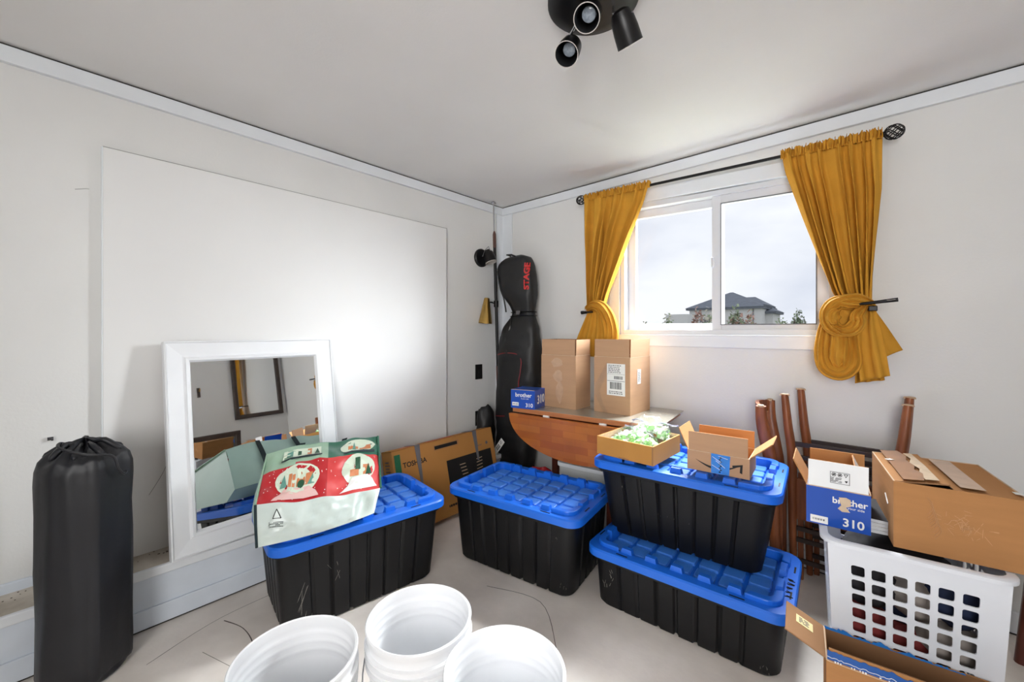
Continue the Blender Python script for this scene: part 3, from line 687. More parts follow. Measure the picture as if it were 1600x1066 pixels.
P = spline([(.03, -.03, .822), (.02, -.06, .835), (.07, -.06, .826), (.11, .0, .80), (.118, .06, .785), (.122, .075, .74), (.115, .09, .715), (.104, .098, .72)], 6)
MB().tube(P, .0045, 7).build('drawcord', m_roll, rl, smooth=True)
b = MB()
for i in range(9):
    a = i*2*PI/9+.3; P = spline([(.025*math.cos(a), .025*math.sin(a), .822), (.055*math.cos(a), .055*math.sin(a), .818+.012*math.sin(i*2.1)), (.10*math.cos(a+.1), .10*math.sin(a+.1), .788)], 4); b.tube(P, [.008]*4+[.010]*4+[.004], 7)
b.build('gathered_folds', m_roll, rl, smooth=80)

# ------------------------------------------------------------------ totes
def rrect(w, d, r, n=6):
    out = []
    for cx, cy, a0 in ((w/2-r, d/2-r, 0), (-w/2+r, d/2-r, 90), (-w/2+r, -d/2+r, 180), (w/2-r, -d/2+r, 270)):
        for i in range(n+1):
            a = rad(a0+90*i/n); out.append((cx+r*math.cos(a), cy+r*math.sin(a)))
    return out
def dense(poly, step):
    out = []
    n = len(poly)
    for i in range(n):
        a = Vector(poly[i]); c = Vector(poly[(i+1) % n]); L = (c-a).length; k = max(1, int(L/step))
        for j in range(k): out.append(a.lerp(c, j/k))
    return out
def tote(name, label, loc, rz, H, w=.777, d=.500, group='black totes with blue lids', bw=.66, bd=.40, scuffs=()):
    t = thing(name, label, 'storage tote', loc, (0, 0, rad(rz)), group)
    zt = H-.022
    def section(z, n=None):
        k = z/zt; ww_, dd = lerp(bw, w-.055, k**.9), lerp(bd, d-.055, k**.9)
        P = dense(rrect(ww_, dd, .055, 5), .008); out = []
        for p in P:
            # vertical ribs: grooves on long and short sides
            if abs(abs(p.y)-dd/2) < .004: s = p.x/ww_*9.0; ax = Vector((0, math.copysign(1, p.y)))
            elif abs(abs(p.x)-ww_/2) < .004: s = p.y/dd*5.0; ax = Vector((math.copysign(1, p.x), 0))
            else: s = None; ax = None
            q = p.copy()
            if s is not None:
                gg = abs((s % 1)-.5)*2; dep = .011*max(0, min(1, (.30-gg)/.16)); q = p-ax*dep
            out.append(q)
        return out
    b = MB(); N = len(section(zt)); rings = []
    base = [section(0)]
    # all sections resampled to the same count by index fraction
    def res(P, n):
        return [P[int(i*len(P)/n)] for i in range(n)]
    n = min(len(section(z)) for z in (0, zt*.3, zt*.6, zt))
    def ringz(z, sc=1., zz=None):
        k = z/zt; ww_, dd = lerp(bw, w-.055, k**.9), lerp(bd, d-.055, k**.9)
        ref = dense(rrect(w-.055, d-.055, .055, 5), .007)
        out = []
        for p in ref:
            x = p.x/((w-.055)/2); y = p.y/((d-.055)/2)
            q = Vector((x*ww_/2, y*dd/2))
            onl = abs(abs(y)-1) < .012 and abs(p.x) < (w-.055)/2-.056; ons = abs(abs(x)-1) < .008 and abs(p.y) < (d-.055)/2-.056
            dep = 0
            if onl: s = x*4.5+.5; gg = abs((s % 1)-.5)*2; dep = .008*max(0, min(1, (.20-gg)/.10)); q.y -= math.copysign(dep, y)
            elif ons: s = y*3.0; gg = abs((s % 1)-.5)*2; dep = .008*max(0, min(1, (.20-gg)/.10)); q.x -= math.copysign(dep, x)
            bz = z
            if z < .012 and dep > .002: bz = z+.010
            out.append((q.x*sc, q.y*sc, bz))
        return out
    rings = [ringz(0, .93), ringz(.004, .975), ringz(.014, 1), ringz(zt*.25), ringz(zt*.5), ringz(zt*.75), ringz(zt-.035), ringz(zt-.004)]
    b.loft(rings); b.build('body', m_bin, t, smooth=30)
    MB().prism(rrect(w-.03, d-.03, .06), zt-.030, zt-.004).build('body_rim', m_bin, t, bevel=.003)
    for i, (sx, sy, sz, sw, sh_, fc) in enumerate(scuffs):
        k = sz/zt; yy = -lerp(bd, d-.055, k**.9)/2; xx = lerp(bw, w-.055, k**.9)/2
        bs = MB(); r_ = random.Random(i+int(sz*100))
        for q in range(5):
            a = r_.uniform(-35, 35); M_ = (T(sx, yy-.001, sz) if fc == 'F' else T(xx+.001, sy, sz) @ RZ(90)) @ FRONT @ T(r_.uniform(-sw, sw), r_.uniform(-sh_, sh_), 0) @ RZ(a)
            bs.prism([(-.0004, -sh_*.4), (.0007, -sh_*.3), (.0005, sh_*.45), (-.0003, sh_*.4)], 0, .0005, 0, M_)
        bs.build('scuff', m_scuff, t)
    # lid: skirt, flat rim, sunken floor
    o1 = rrect(w, d, .065); o2 = rrect(w-.010, d-.010, .062); i1 = rrect(w-.098, d-.098, .040); i2 = rrect(w-.106, d-.106, .038)
    b = MB(); L3 = lambda P, z: [(p[0], p[1], z) for p in P]
    b.loft([L3(o1, zt-.012), L3(o1, H-.004), L3(o2, H+.002), L3(rrect(w-.04, d-.04, .055), H+.003), L3(i1, H+.003), L3(i2, H-.022), L3(rrect(w-.3, d-.3, .03), H-.022), L3(rrect(.1, .1, .01), H-.022)])
    lid = b.build('lid', m_lid, t, smooth=35)
    nx, ny = 7, 4; AX, AY = w-.150, d-.150; pw = AX/nx; pd = AY/ny
    def piece(name, me, x, y, z, rz_=0, bev=0):
        o = bpy.data.objects.new(name, me); COL.objects.link(o); o.parent = lid; o.location = (x, y, z); o.rotation_euler = (0, 0, rz_)
        return o
    me = MB().loft([L3(rrect(pw-.014, pd-.014, .010, 2), 0), L3(rrect(pw-.016, pd-.016, .010, 2), .0105), L3(rrect(pw-.022, pd-.022, .008, 2), .013)]).mesh('pad', [m_pad])
    for i in range(nx):
        for j in range(ny): piece('pad', me, -AX/2+pw*(i+.5), -AY/2+pd*(j+.5), H-.0222)
    # raised teeth standing round the sunken floor
    def tooth(L):
        a, h_ = L/2, .045
        return MB().add([(-a, -.017, 0), (a, -.017, 0), (a, .017, 0), (-a, .017, 0), (-a+.010, -.010, h_), (a-.010, -.010, h_), (a-.010, .012, h_), (-a+.010, .012, h_)], [(0, 1, 5, 4), (1, 2, 6, 5), (2, 3, 7, 6), (3, 0, 4, 7), (4, 5, 6, 7), (0, 3, 2, 1)]).mesh('lid_tooth', [m_lid])
    mt = tooth(.060); ex, ey = w/2-.052, d/2-.052
    for i in range(5):
        for sy in (-1, 1): piece('lid_tooth', mt, (i-2)*(w-.26)/5, sy*ey, H-.0225, 0 if sy < 0 else PI)
    mt2 = tooth(.085)
    for i in range(2):
        for sx in (-1, 1): piece('lid_tooth', mt2, sx*ex, (i-.5)*.13, H-.0225, PI/2 if sx > 0 else -PI/2)
    q = [p for p in rrect(2*ex+.034, 2*ey+.034, .055)][:7]; q2 = [p for p in rrect(2*ex-.026, 2*ey-.026, .030)][:7]
    q = [(q[0][0], q[0][1]-.05)]+q+[(q[-1][0]-.06, q[-1][1])]; q2 = [(q2[0][0], q2[0][1]-.03)]+q2+[(q2[-1][0]-.04, q2[-1][1])]
    mc = MB().prism(q+q2[::-1], 0, .043).mesh('lid_corner', [m_lid]); mc2 = mc.copy(); mc2.transform(Matrix.Scale(-1, 4, (1, 0, 0))); mc2.flip_normals()
    for rz_, m_ in ((0, mc), (PI, mc), (0, mc2), (PI, mc2)):
        o = piece('lid_corner', m_, 0, 0, H-.0225, rz_); q_ = o.modifiers.new('bevel', 'BEVEL'); q_.width = .004; q_.segments = 2
    ms1 = MB().box((0, 0, 0), (.05, .006, .001)).mesh('lock_slot', [m_bin])
    for sx in (-1, 1):
        for sy in (-1, 1):
            piece('lock_slot', ms1, sx*(w/2-.17), sy*(d/2-.018), H+.0033); piece('lock_slot', ms1, sx*(w/2-.018), sy*(d/2-.15), H+.0033, PI/2)
    return t
def corner_center(fx_, fy_, rz, w=.777, d=.5):
    a = rad(rz); return (fx_+w/2*math.cos(a)-d/2*math.sin(a), fy_+w/2*math.sin(a)+d/2*math.cos(a), 0)
TH = .383
tote('storage_tote', 'black tote with blue lid standing alone in front of the drop-leaf table', corner_center(.672, -1.175, 8.0), 8.0, TH, scuffs=((.27, 0, .27, .004, .006, 'F'), (.30, 0, .06, .02, .012, 'F'), (0, .1, .05, .05, .02, 'R')))
tote('storage_tote', 'black tote with blue lid under the patterned shopping bag', corner_center(.708, -2.035, 82.0), 82.0, TH, scuffs=((-.27, 0, .18, .01, .12, 'F'), (-.24, 0, .06, .02, .04, 'F'), (-.15, 0, .22, .03, .05, 'F')))
lo = corner_center(1.425, -.985, 3.2)
LH = .255
tote('storage_tote', 'shallow black tote with blue lid on the floor, under a taller tote', lo, 3.2, LH, bw=.69, bd=.43, scuffs=((-.27, 0, .15, .006, .02, 'F'), (-.29, 0, .09, .02, .02, 'F'), (.30, 0, .03, .02, .012, 'F')))
lob = [o for o in bpy.data.objects if o.get('label', '').startswith('shallow black tote')][0]; lidlow = [c for c in lob.children if c.name.startswith('lid')][0]
b = MB(); rr_ = random.Random(8)
for i in range(5):
    P = [(.365+rr_.uniform(-.004, .004), -.12+.03*i+.003*q+rr_.uniform(-.004, .004), LH+.0042) for q in range(5)]; P = [(p[0]+(.008 if k_ % 2 else -.008), p[1], p[2]) for k_, p in enumerate(P)]; b.tube(P, .0016, 4)
b.build('marker_scribble', m_ink, lidlow)
tp = corner_center(1.372, -.848, 4.6)
tote('storage_tote', 'tall black tote with blue lid stacked on a shallower tote', (tp[0], tp[1], LH-.008), 4.6, .352, bw=.625, bd=.365, scuffs=((-.24, 0, .24, .002, .004, 'F'), (.0, 0, .15, .2, .004, 'F'), (.1, 0, .30, .15, .004, 'F')))
TZ = LH-.008+.352+.0235

# ------------------------------------------------------------------ buckets
def bucket(label, loc, rz=0):
    t = thing('bucket', label, 'bucket', loc, (0, 0, rad(rz)), 'white plastic buckets')
    H = .37; ro = lambda z: lerp(.131, .148, z/H)
    pr = [(.001, .006), (.10, .006), (.125, .002), (.131, .012)]
    for z in (.10, .2, .262): pr.append((ro(z), z))
    for zc in (.275, .298, .321): pr += [(ro(zc)+.001, zc-.006), (ro(zc)+.010, zc-.004), (ro(zc)+.010, zc+.003), (ro(zc)+.001, zc+.005)]
    pr += [(ro(.345), .345), (ro(H)+.004, .352), (ro(H)+.006, H-.003), (ro(H)+.003, H), (ro(H)-.002, H-.002)]
    for zc in (.345, .32, .297, .274): pr += [(ro(zc)-.0045, zc), (ro(zc)-.0015, zc-.008), (ro(zc)-.0045, zc-.015)]
    pr += [(ro(.2)-.005, .2), (ro(.03)-.005, .03), (.118, .012), (.10, .009), (.001, .009)]
    MB().lathe(pr, 64).build('shell', m_bucket, t, smooth=50)
    for s in (-1, 1):
        MB().lathe([(.016, 0), (.016, .010), (.009, .014)], 14, 0, T(s*(ro(.31)+.004), 0, .31) @ RY(90*s), True, True).build('handle_ear', m_bucket, t, smooth=40)
    P = [( (ro(.31)+.014)*math.cos(a), -(ro(.31)+.02)*math.sin(a)*.985, .31-.14*math.sin(a)) for a in [PI*i/20 for i in range(21)]]
    MB().tube(P, .0022, 6).build('wire_handle', m_chrome, t, smooth=True)
    return t
bucket('white plastic bucket between two others, closest to the totes', (1.388, -1.845, 0), 20)
bucket('white plastic bucket nearest the black mat sack', (1.270, -2.150, 0), -30)
bucket('white plastic bucket nearest the stacked totes', (1.706, -1.815, 0), 30)

# ------------------------------------------------------------------ cardboard boxes
def carton(name, label, cat, loc, rz, w, d, h, flaps, m_out, m_in=None, t=.004, group=None, flapmats=None, rot=None):
    """front is local -Y. flaps: side -> (length, degrees from vertical, outwards positive)"""
    m_in = m_in or m_cardD
    r = thing(name, label, cat, loc, rot or (0, 0, rad(rz)), group)
    b = MB()
    out = [(-w/2, -d/2), (w/2, -d/2), (w/2, d/2), (-w/2, d/2)]; inn = [(-w/2+t, -d/2+t), (w/2-t, -d/2+t), (w/2-t, d/2-t), (-w/2+t, d/2-t)]
    L3 = lambda P, z: [(p[0], p[1], z) for p in P]
    vs = L3(out, 0)+L3(out, h)+L3(inn, h)+L3(inn, t)
    b.add(vs, [(3, 2, 1, 0)]+[(i, (i+1) % 4, 4+(i+1) % 4, 4+i) for i in range(4)]+[(4+i, 4+(i+1) % 4, 8+(i+1) % 4, 8+i) for i in range(4)])
    b.add(vs, [(8+i, 8+(i+1) % 4, 12+(i+1) % 4, 12+i) for i in range(4)]+[(12, 13, 14, 15)], 1)
    b.build('body', [m_out, m_in], r)
    for sd in flaps:
        W_ = (w if sd in 'FB' else d)-.004
        MB().box((0, .0012, .0008), (W_, .0034, .0022), 0, {'F': T(0, -d/2, h), 'B': T(0, d/2, h) @ RZ(180), 'L': T(-w/2, 0, h) @ RZ(-90), 'R': T(w/2, 0, h) @ RZ(90)}[sd]).build('fold_crease', m_cardE, r)
    for sd, (ln, ang) in flaps.items():
        fm = (flapmats or {}).get(sd, (m_out, m_in))
        W_ = (w if sd in 'FB' else d)-.011
        M = {'F': T(0, -d/2, h), 'B': T(0, d/2, h) @ RZ(180), 'L': T(-w/2, 0, h) @ RZ(-90), 'R': T(w/2, 0, h) @ RZ(90)}[sd] @ RX(ang)
        q = MB(); q.box2((-W_/2, 0, 0.0025), (W_/2, .0034, ln), 0, M)
        # outer face keeps the printed side, the rest the raw board
        q.m = [1, 1, 0, 1, 1, 1]
        o = q.build('flap', [fm[0], fm[1]], r)
        r['flap_'+sd] = 1
        r.pop('flap_'+sd)
    return r
TBZ = .735
# pair on the table
rzA, rzB = 3.0, 10.0
def on_front(w, d, x, z, off=.0006): return T(x, -d/2-off, z) @ FRONT
def on_right(w, d, y, z, off=.0006): return T(w/2+off, y, z) @ RZ(90) @ FRONT
def on_left(w, d, y, z, off=.0006): return T(-w/2-off, y, z) @ RZ(-90) @ FRONT
bl = carton('cardboard_box', 'tan cardboard box with open flaps on the table, nearer the black bag', 'box', (.908, -.372, TBZ), 2, .258, .180, .33, {'F': (.10, 0), 'B': (.10, 0), 'L': (.10, -2), 'R': (.10, 1)}, m_card, group='open boxes on the table')
for (x, z, w_, h_) in ((-.01, .285, .09, .06), (.0, .20, .075, .08), (.012, .10, .05, .13)):
    pts = [(math.cos(a)*w_/2*(1+.25*random.uniform(-1, 1)), math.sin(a)*h_/2*(1+.2*random.uniform(-1, 1))) for a in [2*PI*i/12 for i in range(12)]]
    plate('tape', 0, 0, m_tape, bl, on_front(.258, .18, x, z), .0006, pts)
br_ = carton('cardboard_box', 'tan cardboard box with open flaps and shipping label on the table', 'box', (1.252, -.268, TBZ), 0, .232, .27, .33, {'F': (.105, 0), 'B': (.10, 0), 'L': (.10, 0), 'R': (.105, 1)}, m_card, group='open boxes on the table')
Mf = on_front(.232, .27, 0, 0)
o = plate('shipping_label', .115, .185, m_paper, br_, Mf @ T(.028, .20, 0)); 
barcode('barcode', .075, .040, br_, Mf @ T(.028, .165, 0), 5); barcode('barcode', .055, .018, br_, Mf @ T(.045, .212, 0), 6)
textlines('label_print', .08, .05, 5, m_inkg, br_, Mf @ T(.02, .262, 0), 7); textlines('label_print', .09, .02, 2, m_inkg, br_, Mf @ T(.028, .125, 0), 9)
b = MB(); b.box((.028, .192, .0012), (.11, .002, .0006), 0, Mf); b.box((.028, .232, .0012), (.11, .001, .0006), 0, Mf); b.build('label_rule', m_ink, br_)
plate('tape', 0, 0, m_film, br_, Mf @ T(-.05, .16, .0012), .0005, [(.02, .14), (.055, .12), (-.03, -.03), (-.005, -.11), (.028, -.16), (.0, -.165), (-.06, -.06), (-.065, -.01)])
plate('side_label', .045, .085, m_paper, br_, on_right(.232, .27, -.02, .215)); textlines('side_print', .03, .06, 6, m_inkg, br_, on_right(.232, .27, -.02, .215), 11)
# blue toner carton on the table
def toner_print(r, w, d, h, full=True):
    M = on_front(w, d, 0, 0)
    return M
bt = carton('toner_carton', 'small blue printed carton on the table beside the tan boxes', 'box', (.748, -.560, TBZ), 14, .165, .16, .115, {'F': (.155, -90)}, m_bluebox, m_bluebox, flapmats={'F': (m_bluebox, m_bluebox)})
Mf = on_front(.165, .16, 0, 0)
text('lettering', 'brother', .036, m_paper, bt, Mf @ T(.005, .083, 0), bold=.02); text('lettering', 'at your side', .011, m_paper, bt, Mf @ T(.015, .062, 0))
text('lettering', '310', .034, m_paper, bt, Mf @ T(.045, .022, 0), bold=.02)
plate('product_label', .045, .022, m_paper, bt, Mf @ T(-.05, .026, 0)); textlines('product_print', .036, .010, 2, m_inkg, bt, Mf @ T(-.05, .026, 0), 2)
text('lettering', '310', .075, m_paper, bt, on_right(.165, .16, .012, .052), bold=.02)

# ------------------------------------------------------------------ drop-leaf table
tb = thing('drop_leaf_table', 'drop-leaf wooden table with hanging round leaf, pushed under the window', 'table', (1.10, -.335, 0), (0, 0, rad(6.5)))
TW, TD = .90, .50
MB().box2((-TW/2, -TD/2, TBZ-.030), (TW/2, TD/2, TBZ-.002)).build('table_top', m_edge, tb, bevel=.003)
MB().box2((-TW/2+.004, -TD/2+.004, TBZ-.0025), (TW/2+.02, TD/2, TBZ-.0003)).build('pale_top_sheet', m_ttop, tb, label='pale glossy sheet covering the table top')
N = 40; poly = [(-TW/2-.01, 0)]+[(-(TW/2+.01)*math.cos(PI*i/N), -.245*math.sin(PI*i/N)**.92) for i in range(N+1)]+[(TW/2+.01, 0)]
MB().prism(poly[1:-1], 0, .022, 0, T(0, -TD/2-.006, TBZ-.034) @ RX(90+2.5)).build('drop_leaf', m_parq, tb, bevel=.002)
for x in (-.20, .16, .34):
    MB().box((x, -TD/2-.003, TBZ-.030), (.040, .012, .010)).build('hinge', m_paper, tb)
for x in (-.38, -.02, .36):
    MB().box((x, TD/2-.06, (TBZ-.03)/2), (.045, .045, TBZ-.03)).build('leg', m_leg, tb, bevel=.004)
MB().box((.19, -TD/2+.06, (TBZ-.03)/2), (.055, .045, TBZ-.03)).build('leg', m_leg, tb, bevel=.004)
MB().box((0, .0, TBZ-.075), (.78, .40, .085)).build('apron', m_leg, tb)
MB().box((.0, TD/2-.06, .12), (.72, .03, .05)).build('stretcher', m_leg, tb)
# under the table
ub = thing('plastic_drawer_box', 'white plastic storage box under the drop-leaf table', 'storage box', (1.05, -.315, 0), (0, 0, rad(6)))
MB().prism(rrect(.34, .21, .03), 0, .36).build('body', m_tub, ub, bevel=.004)
MB().prism(rrect(.36, .23, .035), .36, .385).build('lid', m_trim, ub, bevel=.004)
o = blob((0, 0, .02), (.085, .05, .022), 5).build('green_pouch', m_dgreen, smooth=80); o.location = (.98, -.30, .389); tag(o, 'dark green cloth pouch on the white storage box', 'pouch')
o = blob((0, 0, .045), (.13, .08, .05), 8).build('red_holdall', m_bagred, smooth=80); o.location = (.78, -.46, .30); o.rotation_euler = (0, 0, .3); tag(o, 'crumpled red and black holdall beside the white storage box', 'bag')
o.location.z = .0
o.scale = (1, 1, 3.4)
ub2 = thing('white_carton', 'white carton stack behind the gap between the totes', 'box', (1.44, -.262, 0), (0, 0, rad(6)))
MB().box((0, 0, .14), (.24, .22, .28)).build('lower_carton', m_tub, ub2, bevel=.002); MB().box((0.01, 0.0, .375), (.22, .2, .18)).build('upper_carton', m_paper, ub2, bevel=.002)
plate('print_band', .20, .012, m_inkg, ub2, T(.01, -.101, .40) @ FRONT); plate('print_band', .20, .012, m_inkg, ub2, T(.0, -.111, .22) @ FRONT)

# ------------------------------------------------------------------ candy tray and bags
ct = carton('cardboard_tray', 'shallow amber cardboard tray of sweets on the tall tote', 'box', (1.538, -.665, TZ), -2, .285, .30, .085, {}, m_card3, m_cardE, .006)
plate('thumb_notch', .05, .007, m_cardD, ct, on_front(.285, .30, 0, .003)); 
plate('corner_crease', .006, .08, m_cardD, ct, on_front(.285, .30, .139, .042))
def candy_bag(label, loc, rz, wx, wy, wz, seed, n):
    t = thing('candy_bag', label, 'bag', loc, (0, 0, rad(rz)), 'clear zip bags of sweets')
    r = random.Random(seed); b = MB()
    for i in range(n):
        a = r.uniform(0, 2*PI); q = math.sqrt(r.random())*.86; p = Vector((wx*q*math.cos(a), wy*q*math.sin(a), 0)); p.z = .012+(wz*.9*math.sqrt(max(0, 1-q*q))-.01)*r.uniform(.55, 1)
        M = T(*p) @ RZ(r.uniform(0, 360)) @ RX(r.uniform(-30, 30)) @ RY(r.uniform(-30, 30)); L = r.uniform(.015, .021); s = .0082; mi_ = 0 if r.random() < .55 else 1
        b.add([(-L, -s, -s), (-L, s, -s), (-L, s, s), (-L, -s, s), (L, -s, -s), (L, s, -s), (L, s, s), (L, -s, s)], [(0, 1, 2, 3), (4, 7, 6, 5), (0, 4, 5, 1), (1, 5, 6, 2), (2, 6, 7, 3), (3, 7, 4, 0)], mi_, M)
        for e in (-1, 1): b.add([(e*L, 0, 0), (e*(L+.008), -.008, .003), (e*(L+.008), .008, -.002)], [(0, 1, 2)], 1, M)
    o = b.build('wrapped_sweets', [m_candyg, m_candyw], t); o['kind'] = 'stuff'
    def fn(u, v):
        d = Vector((math.cos(2*PI*u)*math.sin(PI*v/2), math.sin(2*PI*u)*math.sin(PI*v/2), math.cos(PI*v/2)))
        q = 1.06+.10*noise.noise(d*5+Vector((seed, 0, 0)))
        return (d.x*wx*q, d.y*wy*q, max(.002, d.z*wz*q*1.1+.012*noise.noise(d*9+Vector((0, seed, 0)))))
    f = MB(); f.grid(fn, 40, 12, closeu=True); f.build('film', m_film, t, smooth=80)
    def fl_(u, v): return (lerp(-wx*.95, wx*.95, u), wy*.75+v*.075, wz*.55+.035*math.sin(v*2.2)+.012*noise.noise(Vector((u*4, v*3, seed))))
    f = MB(); f.grid(fl_, 24, 8); f.build('film_top', m_film, t, smooth=80)
    P = [fl_(i/20, .95) for i in range(21)]; MB().tube(P, .0035, 6).build('zip_seal', m_zip, t, smooth=True)
    return t
candy_bag('clear zip bag of green and white sweets in the amber tray', (1.535, -.695, TZ+.008), 3, .118, .088, .105, 3, 120)
candy_bag('second clear bag of sweets tucked behind the first, towards the table', (1.55, -.572, TZ+.008), 8, .125, .042, .135, 9, 60)

# ------------------------------------------------------------------ smile box
ab = carton('cardboard_box', 'open brown box with blue tape and curved arrow on the tall tote', 'box', (1.905, -.640, TZ), 4, .236, .185, .082, {'F': (.082, 3), 'B': (.075, 2), 'L': (.095, 24), 'R': (.105, 48)}, m_card, m_card2)
for z, a in ((0, 0),): pass
Mf = on_front(.236, .185, 0, 0)
smile = [(-.085+.17*i/16, .052-.032*math.sin(PI*i/16*.93+.12)) for i in range(17)]
b = MB()
up = [(x, y+.0005+.0055*math.sin(PI*i/16)) for i, (x, y) in enumerate(smile)]; lo_ = [(x, y-.0045*math.sin(PI*i/16)) for i, (x, y) in enumerate(smile)]
b.add([(p[0], p[1], 0) for p in up]+[(p[0], p[1], 0) for p in lo_], [(i, i+1, 17+i+1, 17+i) for i in range(16)], 0, Mf @ T(0, 0, 0))
b.prism([(.056, .046), (.094, .056), (.092, .018), (.083, .022), (.085, .046), (.058, .036)], 0, .0004, 0, Mf)
b.build('arrow_print', m_ink, ab)
plate('blue_tape', 0, 0, m_bluetape, ab, Mf @ T(.012, .041, .0006), .0006, [(-.035, -.04), (.033, -.04), (.037, .04), (-.035, .042)])
b = MB()
for i in range(8): b.box((.010+(i % 2)*.004, .010+i*.0085, .0014), (.007, .005, .0004), 0, Mf)
b.build('tape_print', m_ink, ab)
b = MB()
for i, (x0, y0, x1, y1) in enumerate(((-.018, .07, .015, .05), (-.005, .055, .03, .03), (.005, .075, .04, .068), (-.02, .035, .01, .02))):
    b.tube([Mf @ Vector((x0, y0, .0015)), Mf @ Vector((x1, y1, .0015))], .0009, 4)
b.build('tape_crease', m_paper, ab)
MB().box((-.120, -.05, .06), (.012, .03, .006)).build('torn_edge', m_snow, ab)
plate('blue_tape', .05, .022, m_bluetape, ab, T(-.155, -.095, .0012), .0006)

# ------------------------------------------------------------------ laundry basket and what is on and in it
BH = .585
bk = thing('laundry_basket', 'white plastic laundry basket with rounded holes, packed full', 'laundry basket', (2.455, -.755, 0), (0, 0, rad(6.5)))
bwT, bdT, bwB, bdB = .375, .42, .33, .35
def wallface(P0, P1, Q0, Q1, nx, nz, mx, z0, z1, n=None):
    """flat tapered wall from bottom edge P0-P1 to top Q0-Q1 with rounded holes"""
    b = MB(); P0, P1, Q0, Q1 = map(Vector, (P0, P1, Q0, Q1))
    S_ = lambda u, v: (P0.lerp(P1, u)).lerp(Q0.lerp(Q1, u), v)
    us = [0]+[mx+(1-2*mx)*i/nx for i in range(nx+1)]+[1]; vs_ = [0]+[z0+(z1-z0)*j/nz for j in range(nz+1)]+[1]
    for i in range(len(us)-1):
        for j in range(len(vs_)-1):
            u0, u1, v0, v1 = us[i], us[i+1], vs_[j], vs_[j+1]
            if 1 <= i <= nx and 1 <= j <= nz:
                cu, cv = (u0+u1)/2, (v0+v1)/2; hu, hv = (u1-u0)*.335, (v1-v0)*.36
                Wm = (P1-P0).length; Hm = (Q0-P0).length; rr = min(hu*Wm, hv*Hm)*.38
                ins = []; outr = []
                for (sx, sy, a0) in ((1, 1, 0), (-1, 1, 90), (-1, -1, 180), (1, -1, 270)):
                    for q in range(4):
                        a = rad(a0+30*q); ins.append(S_(cu+sx*(hu-rr/Wm)+rr/Wm*math.cos(a), cv+sy*(hv-rr/Hm)+rr/Hm*math.sin(a)))
                        outr.append(S_(u1 if sx > 0 else u0, v1 if sy > 0 else v0))
                k = len(ins)
                vv = ins+outr; fs = []
                for q in range(k):
                    q2 = (q+1) % k
                    if (outr[q]-outr[q2]).length < 1e-7: fs.append((q, q2, k+q))
                    else: fs.append((q, q2, k+q2, k+q))
                b.add(vv, fs)
            else: b.add([S_(u0, v0), S_(u1, v0), S_(u1, v1), S_(u0, v1)], [(0, 1, 2, 3)])
    return b
hb_, ht = .02, BH-.01
A = [(-bwB/2, -bdB/2, hb_), (bwB/2, -bdB/2, hb_), (bwB/2, bdB/2, hb_), (-bwB/2, bdB/2, hb_)]; B_ = [(-bwT/2, -bdT/2, ht), (bwT/2, -bdT/2, ht), (bwT/2, bdT/2, ht), (-bwT/2, bdT/2, ht)]
b = MB()
for i in range(4):
    q = wallface(A[i], A[(i+1) % 4], B_[i], B_[(i+1) % 4], 6, 11, .125, .05, .905); b.add(q.v, q.f)
b.box2((-bwB/2, -bdB/2, .012), (bwB/2, bdB/2, .022))
ob = b.build('body', m_basket, bk)
bm = bmesh.new(); bm.from_mesh(ob.data); bmesh.ops.remove_doubles(bm, verts=bm.verts[:], dist=.0004); bmesh.ops.recalc_face_normals(bm, faces=bm.faces[:]); bm.to_mesh(ob.data); bm.free()
q = ob.modifiers.new('solid', 'SOLIDIFY'); q.thickness = .004; q.offset = -1
b = MB(); L3 = lambda P, z: [(p[0], p[1], z) for p in P]
o1, o2 = rrect(bwT+.035, bdT+.035, .05), rrect(bwT-.006, bdT-.006, .035)
b.loft([L3(o2, BH-.012), L3(o1, BH-.014), L3(o1, BH-.004), L3(rrect(bwT+.025, bdT+.025, .046), BH), L3(o2, BH), L3(o2, BH-.012)], cap=False); b.build('rim', m_basket, bk, smooth=40)
r = random.Random(5)
ccs = [(-.09, -.105, .07, m_cloth1), (.07, -.10, .08, m_cloth3), (-.09, -.10, .19, m_cloth3), (.08, -.105, .2, m_cloth1), (-.10, -.11, .31, m_cloth2), (.0, -.105, .27, m_cloth2), (.10, -.105, .32, m_cloth3), (-.09, -.11, .43, m_cloth1), (.03, -.10, .42, m_cloth3), (.11, -.11, .44, m_cloth4),
       (-.02, .08, .15, m_cloth1), (.02, .08, .32, m_cloth4), (.0, .08, .46, m_cloth1)]
nm = {m_cloth1: ('dark_garment', 'black'), m_cloth2: ('red_garment', 'dark red'), m_cloth3: ('grey_garment', 'grey'), m_cloth4: ('navy_garment', 'navy')}
posn = ['low left', 'low right', 'above the lowest, left', 'above the lowest, right', 'middle left', 'middle centre', 'middle right', 'upper left', 'upper centre', 'upper right', 'rear bottom', 'rear middle', 'rear top']
for i, (x, y, z, m) in enumerate(ccs):
    o = blob((0, 0, 0), (.072 if i < 10 else .14, .05 if i < 10 else .09, .062 if i < 10 else .075), i*3+1, k=.18).build(nm[m][0], m, smooth=80)
    p = Matrix.Translation(bk.location) @ RZ(6.5) @ Vector((x*.92, y, z)); o.location = p; o.rotation_euler = (0, 0, rad(6.5))
    tag(o, f'{nm[m][1]} bundled garment inside the white laundry basket, {posn[i]}', 'clothing', 'clothes in the laundry basket')
